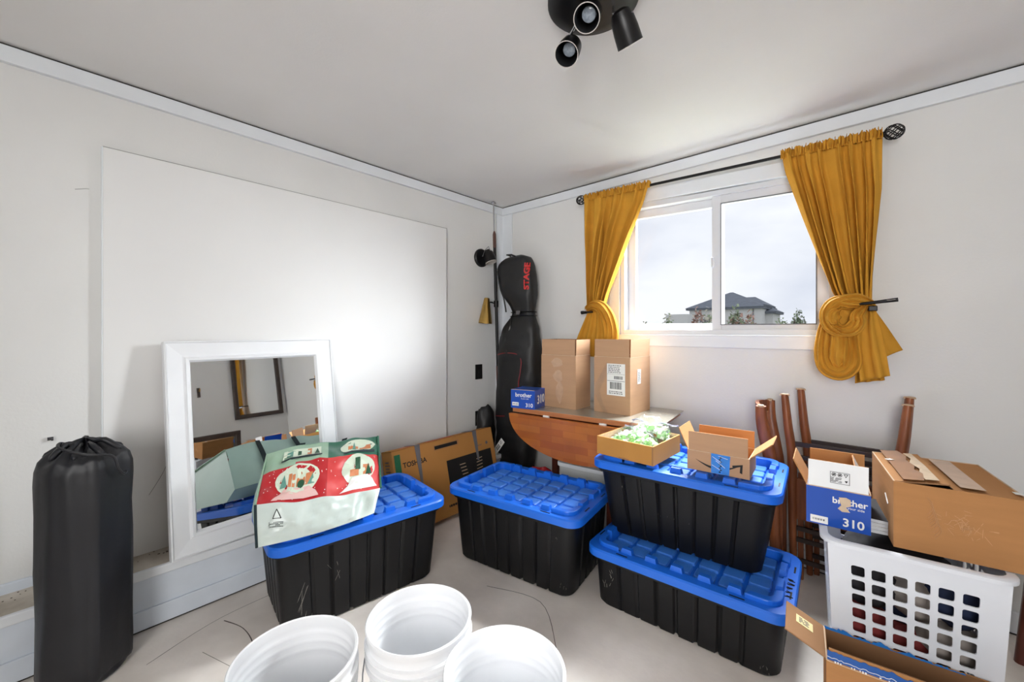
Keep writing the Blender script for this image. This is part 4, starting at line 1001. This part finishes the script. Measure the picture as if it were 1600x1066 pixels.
# magazines on the rim between the boxes
for i in range(4):
    t = thing('magazine', ['topmost glossy magazine on the laundry basket between two boxes', 'second magazine from the top on the laundry basket', 'third magazine from the top on the laundry basket', 'lowest magazine on the laundry basket rim'][i], 'magazine', (2.402, -.760, BH+.002+.011*(3-i)), (0, 0, rad(6.5+(-4, 3, -2, 2)[i])), 'magazines on the laundry basket')
    MB().box((0, 0, .005), (.075, .20, .0095)).build('pages', m_mag, t); MB().box((0, 0, .0100), (.077, .202, .0008)).build('cover', (m_cloth1, m_mag, m_paper, m_mag)[i], t)
# white-flapped toner carton
tw, td, th_ = .162, .17, .122
t2 = carton('toner_carton', 'open blue carton with white front flap on the laundry basket', 'box', (2.306, -.812, BH+.001), 4, tw, td, th_, {'F': (.088, 2), 'L': (.085, 26), 'B': (.085, 2), 'R': (.09, -24)}, m_bluebox, m_card2, flapmats={'F': (m_whitebox, m_card2), 'L': (m_bluebox, m_card2), 'R': (m_whitebox, m_card2), 'B': (m_whitebox, m_card2)})
Mf = on_front(tw, td, 0, 0)
text('lettering', 'brother', .0275, m_paper, t2, Mf @ T(.030, .088, 0), bold=.02); text('lettering', 'at your side', .011, m_paper, t2, Mf @ T(.040, .071, 0))
text('lettering', '310', .036, m_paper, t2, Mf @ T(.039, .022, 0), bold=.02)
plate('torn_patch', 0, 0, m_torn, t2, Mf @ T(.0155, .082, .0004), .0005, [(-.012, .018), (.006, .021), (.017, .016), (.018, -.004), (.006, -.010), (.016, -.024), (-.004, -.026), (-.015, -.018), (-.006, -.006), (-.010, .004)])
plate('product_label', .046, .023, m_paper, t2, Mf @ T(-.047, .016, 0)); barcode('barcode', .034, .006, t2, Mf @ T(-.047, .016, 0), 4)
Mfl = T(0, -td/2-.0008, th_) @ RX(2) @ FRONT
for p0, p1 in (((-.018, .022), (.030, .022)), ((-.018, .058), (.030, .058))):
    MB().box(((p0[0]+p1[0])/2, p0[1], .0004), (.049, .0012, .0006), 0, Mfl).build('notice_border', m_inkg, t2)
for x in (-.018, .030): MB().box((x, .04, .0004), (.0012, .037, .0006), 0, Mfl).build('notice_border', m_inkg, t2)
for i, x in enumerate((-.009, .006)):
    b = MB(); b.lathe([(.0058, 0), (.0058, .0008), (.0046, .0008), (.0046, 0)], 20, 0, Mfl @ T(x, .050, 0)); b.box((0, 0, .0005), (.010, .0014, .0006), 0, Mfl @ T(x, .05, 0) @ RZ(45)); b.box((0, 0, .0005), (.006, .004, .0004), 0, Mfl @ T(x, .05, 0)); b.build('notice_symbol', m_ink, t2)
b = MB(); b.add([(-.006, .005, .0006), (.006, .005, .0006), (0, -.006, .0006), (-.0035, .0032, .0006), (.0035, .0032, .0006), (0, -.003, .0006)], [(0, 1, 4, 3), (1, 2, 5, 4), (2, 0, 3, 5)], 0, Mfl @ T(.021, .050, 0)); b.add([(-.004, .003, .0006), (.004, .003, .0006), (0, -.004, .0006)], [(0, 1, 2)], 0, Mfl @ T(.022, .031, 0)); b.build('notice_symbol', m_ink, t2)
textlines('notice_print', .028, .016, 5, m_inkg, t2, Mfl @ T(-.003, .033, -.0006), 8)
# big box
gw_, gd_, gh_ = .262, .345, .192
gb = carton('cardboard_box', 'large brown cardboard box with taped top on the laundry basket', 'box', (2.548, -.742, BH+.002), 8.0, gw_, gd_, gh_, {'B': (.07, -92), 'L': (.118, -84), 'R': (.135, -91.5)}, m_card2, m_cardD)
plate('tape', 0, 0, m_tape2, gb, T(-.09, .0, gh_+.0075+.0045) @ RY(-6), .0006, [(-.02, -.172), (.024, -.172), (.036, -.10), (.024, -.06), (.034, -.02), (.026, .05), (.036, .10), (.026, .172), (-.02, .172)])
plate('torn_patch', .018, .016, m_paper, gb, T(-.105, .04, gh_+.0125) @ RY(-6), .0006, [(-.012, .004), (-.003, .006), (.002, .012), (.006, .003), (.012, -.004), (.003, -.006), (-.006, -.01)])
plate('torn_patch', .0, .0, m_torn, gb, T(-.045, -.01, gh_+.0165) @ RY(-6), .0005, [(-.016, -.15), (.012, -.15), (.014, .0), (.01, .15), (-.01, .15), (-.004, .08), (-.016, .03), (-.006, -.04), (-.018, -.09)])
plate('tape', .05, .30, m_tape, gb, T(.035, .0, gh_+.0048), .0005); plate('torn_patch', .016, .02, m_paper, gb, T(.122, -.13, gh_+.005), .0006)
Mf = on_front(gw_, gd_, 0, 0); r = random.Random(9); b = MB()
for i in range(46):
    a = r.uniform(0, 360); q = r.uniform(.004, .045); p = (.012+q*math.cos(a)*1.3, .095+q*math.sin(a)); L = r.uniform(.004, .014)
    b.prism([(-L, -.0004), (L, -.0006), (L*.8, .0007), (-L*.7, .0005)], 0, .0003, 0, Mf @ T(p[0], p[1], 0) @ RZ(a*2))
for i in range(9):
    P = [Mf @ Vector((-.06+.012*math.sin(q*.8)+.002*i, .16-.012*q-.008*i, .0005)) for q in range(5)]; b.tube(P, .0006, 4)
b.build('tape_scuffs', mat('card_scuff', (200, 152, 108), .6), gb)
plate('tape', .10, .19, m_tape2, gb, Mf @ T(-.02, .096, 0), .0002) if False else None
b = MB(); b.tube([Vector((-gw_/2-.0006, -.10, .10+.0)), Vector((-gw_/2-.0006, -.06, .12))], .002, 5); b.build('side_mark', m_paper, gb)

# ------------------------------------------------------------------ front box on the floor
FH = .30
fb = carton('cardboard_box', 'open brown box with torn blue tape on the floor before the laundry basket', 'box', (2.470, -1.035, 0), 6.5, .36, .160, FH, {'F': (.038, 3), 'L': (.105, 66), 'R': (.12, 84)}, m_card2, m_cardD)
fmL = T(-.18, 0, FH) @ RZ(-90) @ RX(66)
plate('yellow_note', .045, .040, m_cream, fb, fmL @ T(-.018, .0038, .055) @ RX(-90) @ RZ(90)); textlines('note_print', .03, .028, 4, m_inkg, fb, fmL @ T(-.018, .0038, .055) @ RX(-90) @ RZ(90), 3)
Mf = on_front(.36, .16, 0, 0); r = random.Random(2)
pts = [(-.178+.356*i/70, .015+.006*noise.noise(Vector((i*.21, 0, 1)))+.004*noise.noise(Vector((i*.9, 3, 1)))-.008*(i/70)) for i in range(71)]
fm = T(0, -.08-.0010, FH) @ RX(3) @ FRONT
plate('blue_tape', 0, 0, m_bluetape_d, fb, fm @ T(0, .018, 0), .0008, [(-.178, -.012), (.178, -.012)]+pts[::-1])
b = MB()
for i in range(60):
    if r.random() < .7: b.box((-.172+.0058*i, .006+r.uniform(-.001, .001), .0016), (r.uniform(.002, .004), r.uniform(.003, .006), .0006), 0, fm)
b.tube([fm @ Vector((p[0], p[1], .001)) for p in pts], .0009, 4)
b.build('tape_print', m_paper, fb)
pts = [(-.178+.30*i/60, max(-.002, .006+.009*noise.noise(Vector((i*.17, 5, 1)))+.005*noise.noise(Vector((i*.8, 8, 1)))-.006*i/60)) for i in range(61)]
plate('blue_tape', 0, 0, m_bluetape, fb, T(0, .08-.004, FH) @ FRONT, .0008, [(-.178, -.003), (.122, -.003)]+pts[::-1])
b = MB()
for x, z in ((-.150, .225), (-.095, .20)):
    b.box((x, z, .0006), (.016, .003, .0006), 0, Mf); b.box((x+(-.008 if x < -.12 else .008), z-.006, .0006), (.003, .014, .0006), 0, Mf)
b.build('corner_print', m_ink, fb)
b = MB(); r = random.Random(3)
for i in range(7):
    for j in range(4):
        if r.random() < .6: b.box((.01+.005*i+(.006 if i > 3 else 0), .215+.005*j, .0006), (.005, .005, .0006), 0, Mf)
b.build('stamp_print', m_ink, fb); textlines('stamp_print', .06, .012, 2, m_ink, fb, Mf @ T(.09, .205, -.0006), 6)

# ------------------------------------------------------------------ folded ladder-back chairs behind the boxes
def folded_chair(label, loc, rz, wid, H, flare=.035, depth=.045, rail_top=False, leanx=0.):
    t = thing('wooden_chair', label, 'chair', loc, (0, 0, rad(rz)), 'folded wooden chairs by the window wall')
    for s in (-1, 1):
        P = spline([(s*(wid/2-.035), .02, 0), (s*(wid/2-.03), .01, .35), (s*(wid/2-.030), 0, .60), (s*(wid/2-.014), -.006, .76), (s*wid/2, .004, H-.02)], 6)
        P = [p+Vector((0, -leanx*max(0, p.z-.55), 0)) for p in P]
        rr = [.019+.008*math.sin(PI*min(1, i/(len(P)-1)))+.003*(i/(len(P)-1)) for i in range(len(P))]
        lg = MB().tube(P, rr, 12, flat=.7).build('back_post', m_wood, t, smooth=50)
        e = P[-1]; MB().lathe([(rr[-1]*.98, -.003), (rr[-1]*.85, .005), (.004, .007)], 12, 0, T(*e) @ Matrix.Diagonal((1, .7, 1, 1)), True, True).build('worn_tip', m_woodl, lg, smooth=50)
    if rail_top:
        P = [(lerp(-wid/2, wid/2, i/10), -.004-.035*math.sin(PI*i/10)-leanx*(H-.62), H-.05+.010*math.sin(PI*i/10)) for i in range(11)]
        b = MB(); b.loft([[(p[0], p[1]-.008, p[2]-.028), (p[0], p[1]+.008, p[2]-.028), (p[0], p[1]+.008, p[2]+.028), (p[0], p[1]-.008, p[2]+.028)] for p in P]); b.build('top_rail', m_wood, t)
    else:
        for z in (.668, .605, .565): MB().box((0, 0, z), (wid-.07, .016, .022)).build('back_slat', m_woodd, t, bevel=.003)
    MB().box((0, .012, .40), (wid-.09, .024, .20)).build('seat', m_wood, t, bevel=.006)
    for z in (.255, .20, .10): MB().box((0, .012, z), (wid-.09, .014, .020)).build('stretcher', m_woodd, t)
    for s in (-1, 1): MB().box((s*(wid/2-.062), .034, .26), (.022, .018, .52)).build('front_leg', m_wood, t, bevel=.003)
    return t
folded_chair('folded ladder-back wooden chair closest to the window wall, behind another', (2.320, -.072, 0), 0, .392, .944)
folded_chair('folded ladder-back wooden chair standing just in front of its twin', (2.288, -.165, 0), 0, .438, .922)
folded_chair('folded wooden chair with curved top rail, turned sideways behind the tall tote', (2.025, -.155, 0), -90, .235, .872, flare=.02, rail_top=True, leanx=.14)
lg = thing('wooden_stool', 'dark wooden stool leg just showing beside the laundry basket', 'stool', (2.975, -.33, 0), (0, 0, rad(10)))
MB().prism(rrect(.32, .32, .05), .43, .46).build('seat', m_woodd, lg, bevel=.005)
for sx in (-1, 1):
    for sy in (-1, 1): MB().tube([(sx*.15, sy*.15, 0), (sx*.12, sy*.12, .43)], [.017, .022], 10).build('leg', m_leg, lg, smooth=True)

# ------------------------------------------------------------------ television carton leaning by the ledge
TVW, TVH, TVD = .84, .485, .115
tv = carton('television_carton', 'flat brown television carton leaning on the wall ledge behind the totes', 'box', (.262, -.825, .001), 0, TVW, TVD, TVH, {}, m_tv, m_tv, rot=(rad(-14), 0, rad(90)))
for o in list(tv.children):
    for v in o.data.vertices: v.co.y -= TVD/2
    for z in (0,): pass
MB().box2((-TVW/2, -TVD, TVH-.004), (TVW/2, 0, TVH)).build('top_panel', m_tv, tv)
Mt = T(0, -TVD-.0006, 0) @ FRONT
plate('green_sticker', .040, .115, m_greenst, tv, Mt @ T(-TVW/2+.033, TVH-.085, 0))
text('lettering', 'TOSHIBA', .042, m_ink, tv, Mt @ T(-TVW/2+.152, TVH-.100, 0), bold=.02)
plate('handle_slot', .19, .022, m_ink, tv, Mt @ T(-TVW/2+.405, TVH-.045, 0)); plate('handle_rim', .21, .035, m_card2, tv, Mt @ T(-TVW/2+.41, TVH-.045, -.0003))
plate('screen_print', .41, .21, m_ink, tv, Mt @ T(TVW/2-.245, TVH-.25, 0))
b = MB()
for i in range(6):
    b.box((-.075+.010*i*.4, .04-.022*i, .0012), (.050, .005, .0006), 0, Mt @ T(TVW/2-.245, TVH-.235, 0)); b.box((.085-.010*i*.4, .04-.022*i, .0012), (.055, .005, .0006), 0, Mt @ T(TVW/2-.245, TVH-.235, 0) @ RZ(4))
b.build('hatch_print', m_cardE, tv)
textlines('small_print', .06, .012, 2, m_inkg, tv, Mt @ T(TVW/2-.145, TVH-.105, -.0006), 4); plate('flower_print', .03, .03, m_inkg, tv, Mt @ T(TVW/2-.07, TVH-.10, 0), .0006, [(.015*math.cos(a)*(1 if i % 2 else .55), .015*math.sin(a)*(1 if i % 2 else .55)) for i, a in enumerate([2*PI*k/16 for k in range(16)])])
textlines('small_print', .10, .030, 1, m_ink, tv, Mt @ T(-.01, .06, -.0006), 14)
plate('red_tape', .20, .035, m_redst, tv, T(-.03, -TVD*.55, TVH+.0006)); plate('red_tape', .10, .03, m_redst, tv, T(-TVW/2+.14, -TVD*.5, TVH+.0006))
textlines('side_print', .05, .09, 5, m_inkg, tv, T(-TVW/2-.0008, -TVD/2, TVH-.10) @ RZ(-90) @ FRONT, 8)
MB().box((0, -TVD/2, TVH+.001), (TVW-.02, .002, .002)).build('top_seam', m_cardD, tv)
for i, (x, ln, lab) in enumerate(((-TVW/2+.18, .235, 'grey tapered plastic strap hanging over the television carton, nearer the shopping bag'), (TVW/2-.175, .205, 'grey tapered plastic strap hanging over the television carton, nearer the corner'))):
    s_ = thing('carton_strap', lab, 'strap', tv.matrix_basis @ Vector((x, -TVD-.0035, TVH+.0022)), tuple(tv.rotation_euler), 'grey straps on the television carton')
    MB().prism([(-.019, 0), (.019, 0), (.016, -.06), (.009, -ln), (-.006, -ln)], -.0012, .0012, 0, T(0, 0, 0) @ FRONT).build('hanging_end', m_strap, s_)
    MB().box2((-.019, -.0024, -.001), (.019, TVD+.002, .0016)).build('top_band', m_strap, s_)

# ------------------------------------------------------------------ shopping bag slumped on the tote
bagt = thing('shopping_bag', 'slumped red and mint shopping bag printed with snow globes, on a tote', 'bag', (0, 0, 0))
zL = TH+.0235
K0 = dict(bf=(.672, -2.066, .405), cr=(.652, -2.064, .560), tp=(.395, -1.945, .672), bk=(.285, -1.965, .47), bb=(.33, -1.99, zL+.01))
K1 = dict(bf=(.762, -1.640, zL+.012), cr=(.695, -1.572, .492), tp=(.402, -1.418, .650), bk=(.300, -1.400, .46), bb=(.34, -1.43, zL+.01))
MID = dict(bf=(.742, -1.86, zL+.004), cr=(.690, -1.83, .525), tp=(.400, -1.690, .676), bk=(.292, -1.69, .47), bb=(.33, -1.71, zL+.006))
def key(n, u):
    a, m_, c = Vector(K0[n]), Vector(MID[n]), Vector(K1[n])
    u2 = u*2
    lin_ = a.lerp(m_, u2) if u < .5 else m_.lerp(c, u2-1)
    q = a*(1-u)**2+(2*m_-.5*a-.5*c)*2*u*(1-u)+c*u*u
    z = lin_.lerp(q, .8)
    if n == 'tp': z += Vector((.012*noise.noise(Vector((u*5, 0, 2))), 0, .014*noise.noise(Vector((u*6, 4, 2)))+.010*math.sin(PI*u*2.2)*(1-u)))
    if n == 'cr': z += Vector((.010*noise.noise(Vector((u*6, 9, 2))), 0, .010*noise.noise(Vector((u*5, 7, 2)))))*min(1, 6*u*(1-u))
    return z
def bagF(u, v, off=0.):        # printed face, crease (0) to top (1)
    p = key('cr', u).lerp(key('tp', u), v); bul = math.sin(PI*min(1, max(0, u)))**.6*math.sin(PI*min(1, max(0, v)))
    nrm = Vector((.42, -.1, .9)).normalized()
    wr = .020*noise.noise(Vector((u*4, v*2.5, 1)))+.012*noise.noise(Vector((u*9, v*6, 4)))-.010*abs(noise.noise(Vector((u*7+v*3, v*4-u*2, 9))))
    return p+nrm*(.022*bul+wr*min(1, 6*v*(1-v)+.2)+off)
def bagW(u, v):               # white face, bottom front (0) to crease (1)
    p = key('bf', u).lerp(key('cr', u), v); nrm = Vector((.95, -.25, .15)).normalized(); e = min(1, 8*v*(1-v))*math.sin(PI*u)**.5
    wr = .024*noise.noise(Vector((u*5, v*2.0, 7)))+.018*abs(noise.noise(Vector((u*9+v*2, v*4-u*3, 2))))
    if u > .74: wr += (-.050*math.sin(PI*(u-.74)/.26)+.02*math.sin(PI*(u-.74)/.09))*math.sin(PI*v)
    return p+nrm*(.018*e*math.sin(PI*v)+wr*e)
def bagB(u, v):               # back face, top (0) to back mid (1)
    return key('tp', u).lerp(key('bk', u), v)+Vector((-.02*math.sin(PI*u)*math.sin(PI*v)+.03*noise.noise(Vector((u*4, v*3, 6)))*math.sin(PI*v), 0, .015*noise.noise(Vector((u*7, v*4, 3)))*math.sin(PI*v)))
def bagB2(u, v): return key('bk', u).lerp(key('bb', u), v)
b = MB(); NU = 40
b.grid(bagW, NU, 12, 0)
b.grid(bagF, NU, 20, 1, mfn=lambda u, v: (1 if u < .52 else 2) if v < .60-.10*max(0, (.5-u)) else (3 if u < .52 else 4))
b.grid(bagB, NU, 8, 5); b.grid(bagB2, NU, 4, 5)
b.grid(lambda u, v: key('bb', u).lerp(key('bf', u), v), NU, 4, 0)
for u in (0, 1):
    c = [key(n, u) for n in ('bf', 'cr', 'tp', 'bk', 'bb')]; b.add(c, [(0, 1, 2, 3, 4)], 5)
b.build('body', [m_mint, m_bagred, m_bagcor, m_baggr, m_bagdg, m_mint2], bagt, smooth=60)
def decal(name, polys, m, off=.0025, n=1):
    b = MB()
    for poly in polys:
        c = (sum(p[0] for p in poly)/len(poly), sum(p[1] for p in poly)/len(poly)); P = []
        for i in range(len(poly)):
            a, e = poly[i], poly[(i+1) % len(poly)]
            for k in range(3): P.append((lerp(a[0], e[0], k/3), lerp(a[1], e[1], k/3)))
        vs = [bagF(c[0], c[1], off)]+[bagF(lerp(c[0], p[0], .5), lerp(c[1], p[1], .5), off) for p in P]+[bagF(p[0], p[1], off) for p in P]; k = len(P)
        fs = [(0, 1+i, 1+(i+1) % k) for i in range(k)]+[(1+i, 1+k+i, 1+k+(i+1) % k, 1+(i+1) % k) for i in range(k)]
        b.add(vs, fs)
    return b.build(name, m, bagt)
def decals(name, polys, m, off=.0025):
    for q in polys: decal(name, [q], m, off)
def ell(cu, cv, ru, rv, n=22, a0=0, a1=360): return [(cu+ru*math.cos(rad(lerp(a0, a1, i/n))), cv+rv*math.sin(rad(lerp(a0, a1, i/n)))) for i in range(n)]
def R_(u0, v0, u1, v1): return [(u0, v0), (u1, v0), (u1, v1), (u0, v1)]
decals('globe_print', [ell(.285, .33, .175, .22)], m_globe); decals('globe_print', [ell(.80, .36, .155, .24)], m_globe)
decals('globe_print', [ell(.80, .80, .17, .155)], m_globe); decals('globe_print', [R_(.14, .70, .46, .90)], m_globe)
decal('globe_stand', [[(.10, .03), (.46, .03), (.43, .13), (.38, .20), (.18, .20), (.14, .11)]], m_pink, .0035)
decal('globe_stand', [[(.63, .03), (.97, .05), (.93, .17), (.87, .24), (.74, .22), (.70, .12)]], m_paper, .0035)
decals('skyline_print', [R_(.21, .22, .235, .42), R_(.24, .22, .262, .40), [(.275, .22), (.34, .22), (.34, .33), (.308, .42), (.275, .33)], R_(.345, .22, .40, .38), R_(.72, .24, .80, .34), R_(.84, .24, .90, .40), R_(.70, .72, .80, .79), R_(.81, .70, .92, .81), R_(.34, .72, .375, .88)], m_or, .0035)
decals('skyline_print', [[(.15, .22), (.20, .22), (.175, .42)], R_(.17, .72, .22, .85), [(.36, .22), (.42, .22), (.40, .36)], [(.74, .70), (.78, .70), (.76, .88)], R_(.66, .36, .69, .42)], m_teal, .0038)
decals('skyline_print', [ell(.31, .25, .028, .06, 12), [(.86, .23), (.92, .23), (.89, .42)], R_(.77, .33, .815, .52), R_(.26, .74, .29, .84), [(.40, .72), (.45, .72), (.425, .86)]], m_dgreen, .0042)
decal('skyline_band', [R_(.13, .66, .47, .70), R_(.66, .64, .96, .68)], m_strapd, .0045)
r = random.Random(12); decal('snow_dots', [ell(r.uniform(.03, .97), r.uniform(.03, .56), .004, .007, 6) for i in range(70)], m_paper, .0028)
def whiteP(u, v, off=.002):
    p = bagW(u, v); return p+Vector((.95, -.25, .15)).normalized()*off
b = MB()
tri = [(.115, .62), (.175, .62), (.145, .84)]
for i in range(3):
    a, c = tri[i], tri[(i+1) % 3]; b.tube([whiteP(lerp(a[0], c[0], k/4), lerp(a[1], c[1], k/4), .003) for k in range(5)], .0013, 5)
for j in range(4):
    for k in range(9):
        if random.random() < .8: b.tube([whiteP(.085+.012*k, .53-.035*j, .003), whiteP(.094+.012*k, .53-.035*j, .003)], .0012, 4)
b.build('recycling_mark', m_ink, bagt)
MB().tube([key('bf', 0)+Vector((0, -.002, 0)), key('cr', 0).lerp(key('bf', 0), .5)+Vector((0, -.004, 0)), key('cr', 0)+Vector((0, -.003, 0))], .005, 6).build('edge_binding', m_strapd, bagt, smooth=True)
MB().tube([key('cr', 0)+Vector((0, -.003, 0)), key('cr', 0).lerp(key('tp', 0), .5)+Vector((0, -.005, .002)), key('tp', 0)+Vector((0, -.003, 0))], .0035, 6).build('edge_binding', m_baggr, bagt, smooth=True)
MB().tube([key('cr', 1)+Vector((0, .003, 0)), key('cr', 1).lerp(key('tp', 1), .6)+Vector((0, .004, .004)), key('tp', 1)+Vector((0, .003, 0))], .005, 6).build('edge_binding', m_bagdg, bagt, smooth=True)
for u0 in (.30, .68):
    q = MB(); q.grid(lambda u, v: key('tp', u0+(u-.5)*.045).lerp(key('bk', u0+(u-.5)*.045), v)+Vector((-.012-.02*math.sin(PI*v), 0, .004)), 2, 8); q.build('handle_strap', m_strapd, bagt, solid=.003)

# dark mirrors and fitting on the opposite wall
dark_mirror((RW-.022, -.335, 1.10), (0, rad(1.5), rad(180)), .56, .80, .05, 'dark wooden framed mirror hung on the wall opposite the white mirror')
dark_mirror((RW-.17, -.98, .01), (0, rad(8), rad(180)), .56, .95, .055, 'dark framed mirror leaning on the wall opposite the white mirror')
hk = thing('brass_hook', 'small brass coat hook on the wall opposite the white mirror', 'hook', (RW, -.956, 1.47))
MB().box((-.004, 0, 0), (.008, .03, .11)).build('plate', m_dframe, hk, bevel=.002); MB().tube([(-.006, 0, .02), (-.04, 0, .01), (-.05, 0, .04)], .006, 8).build('prong', m_brass, hk, smooth=True)
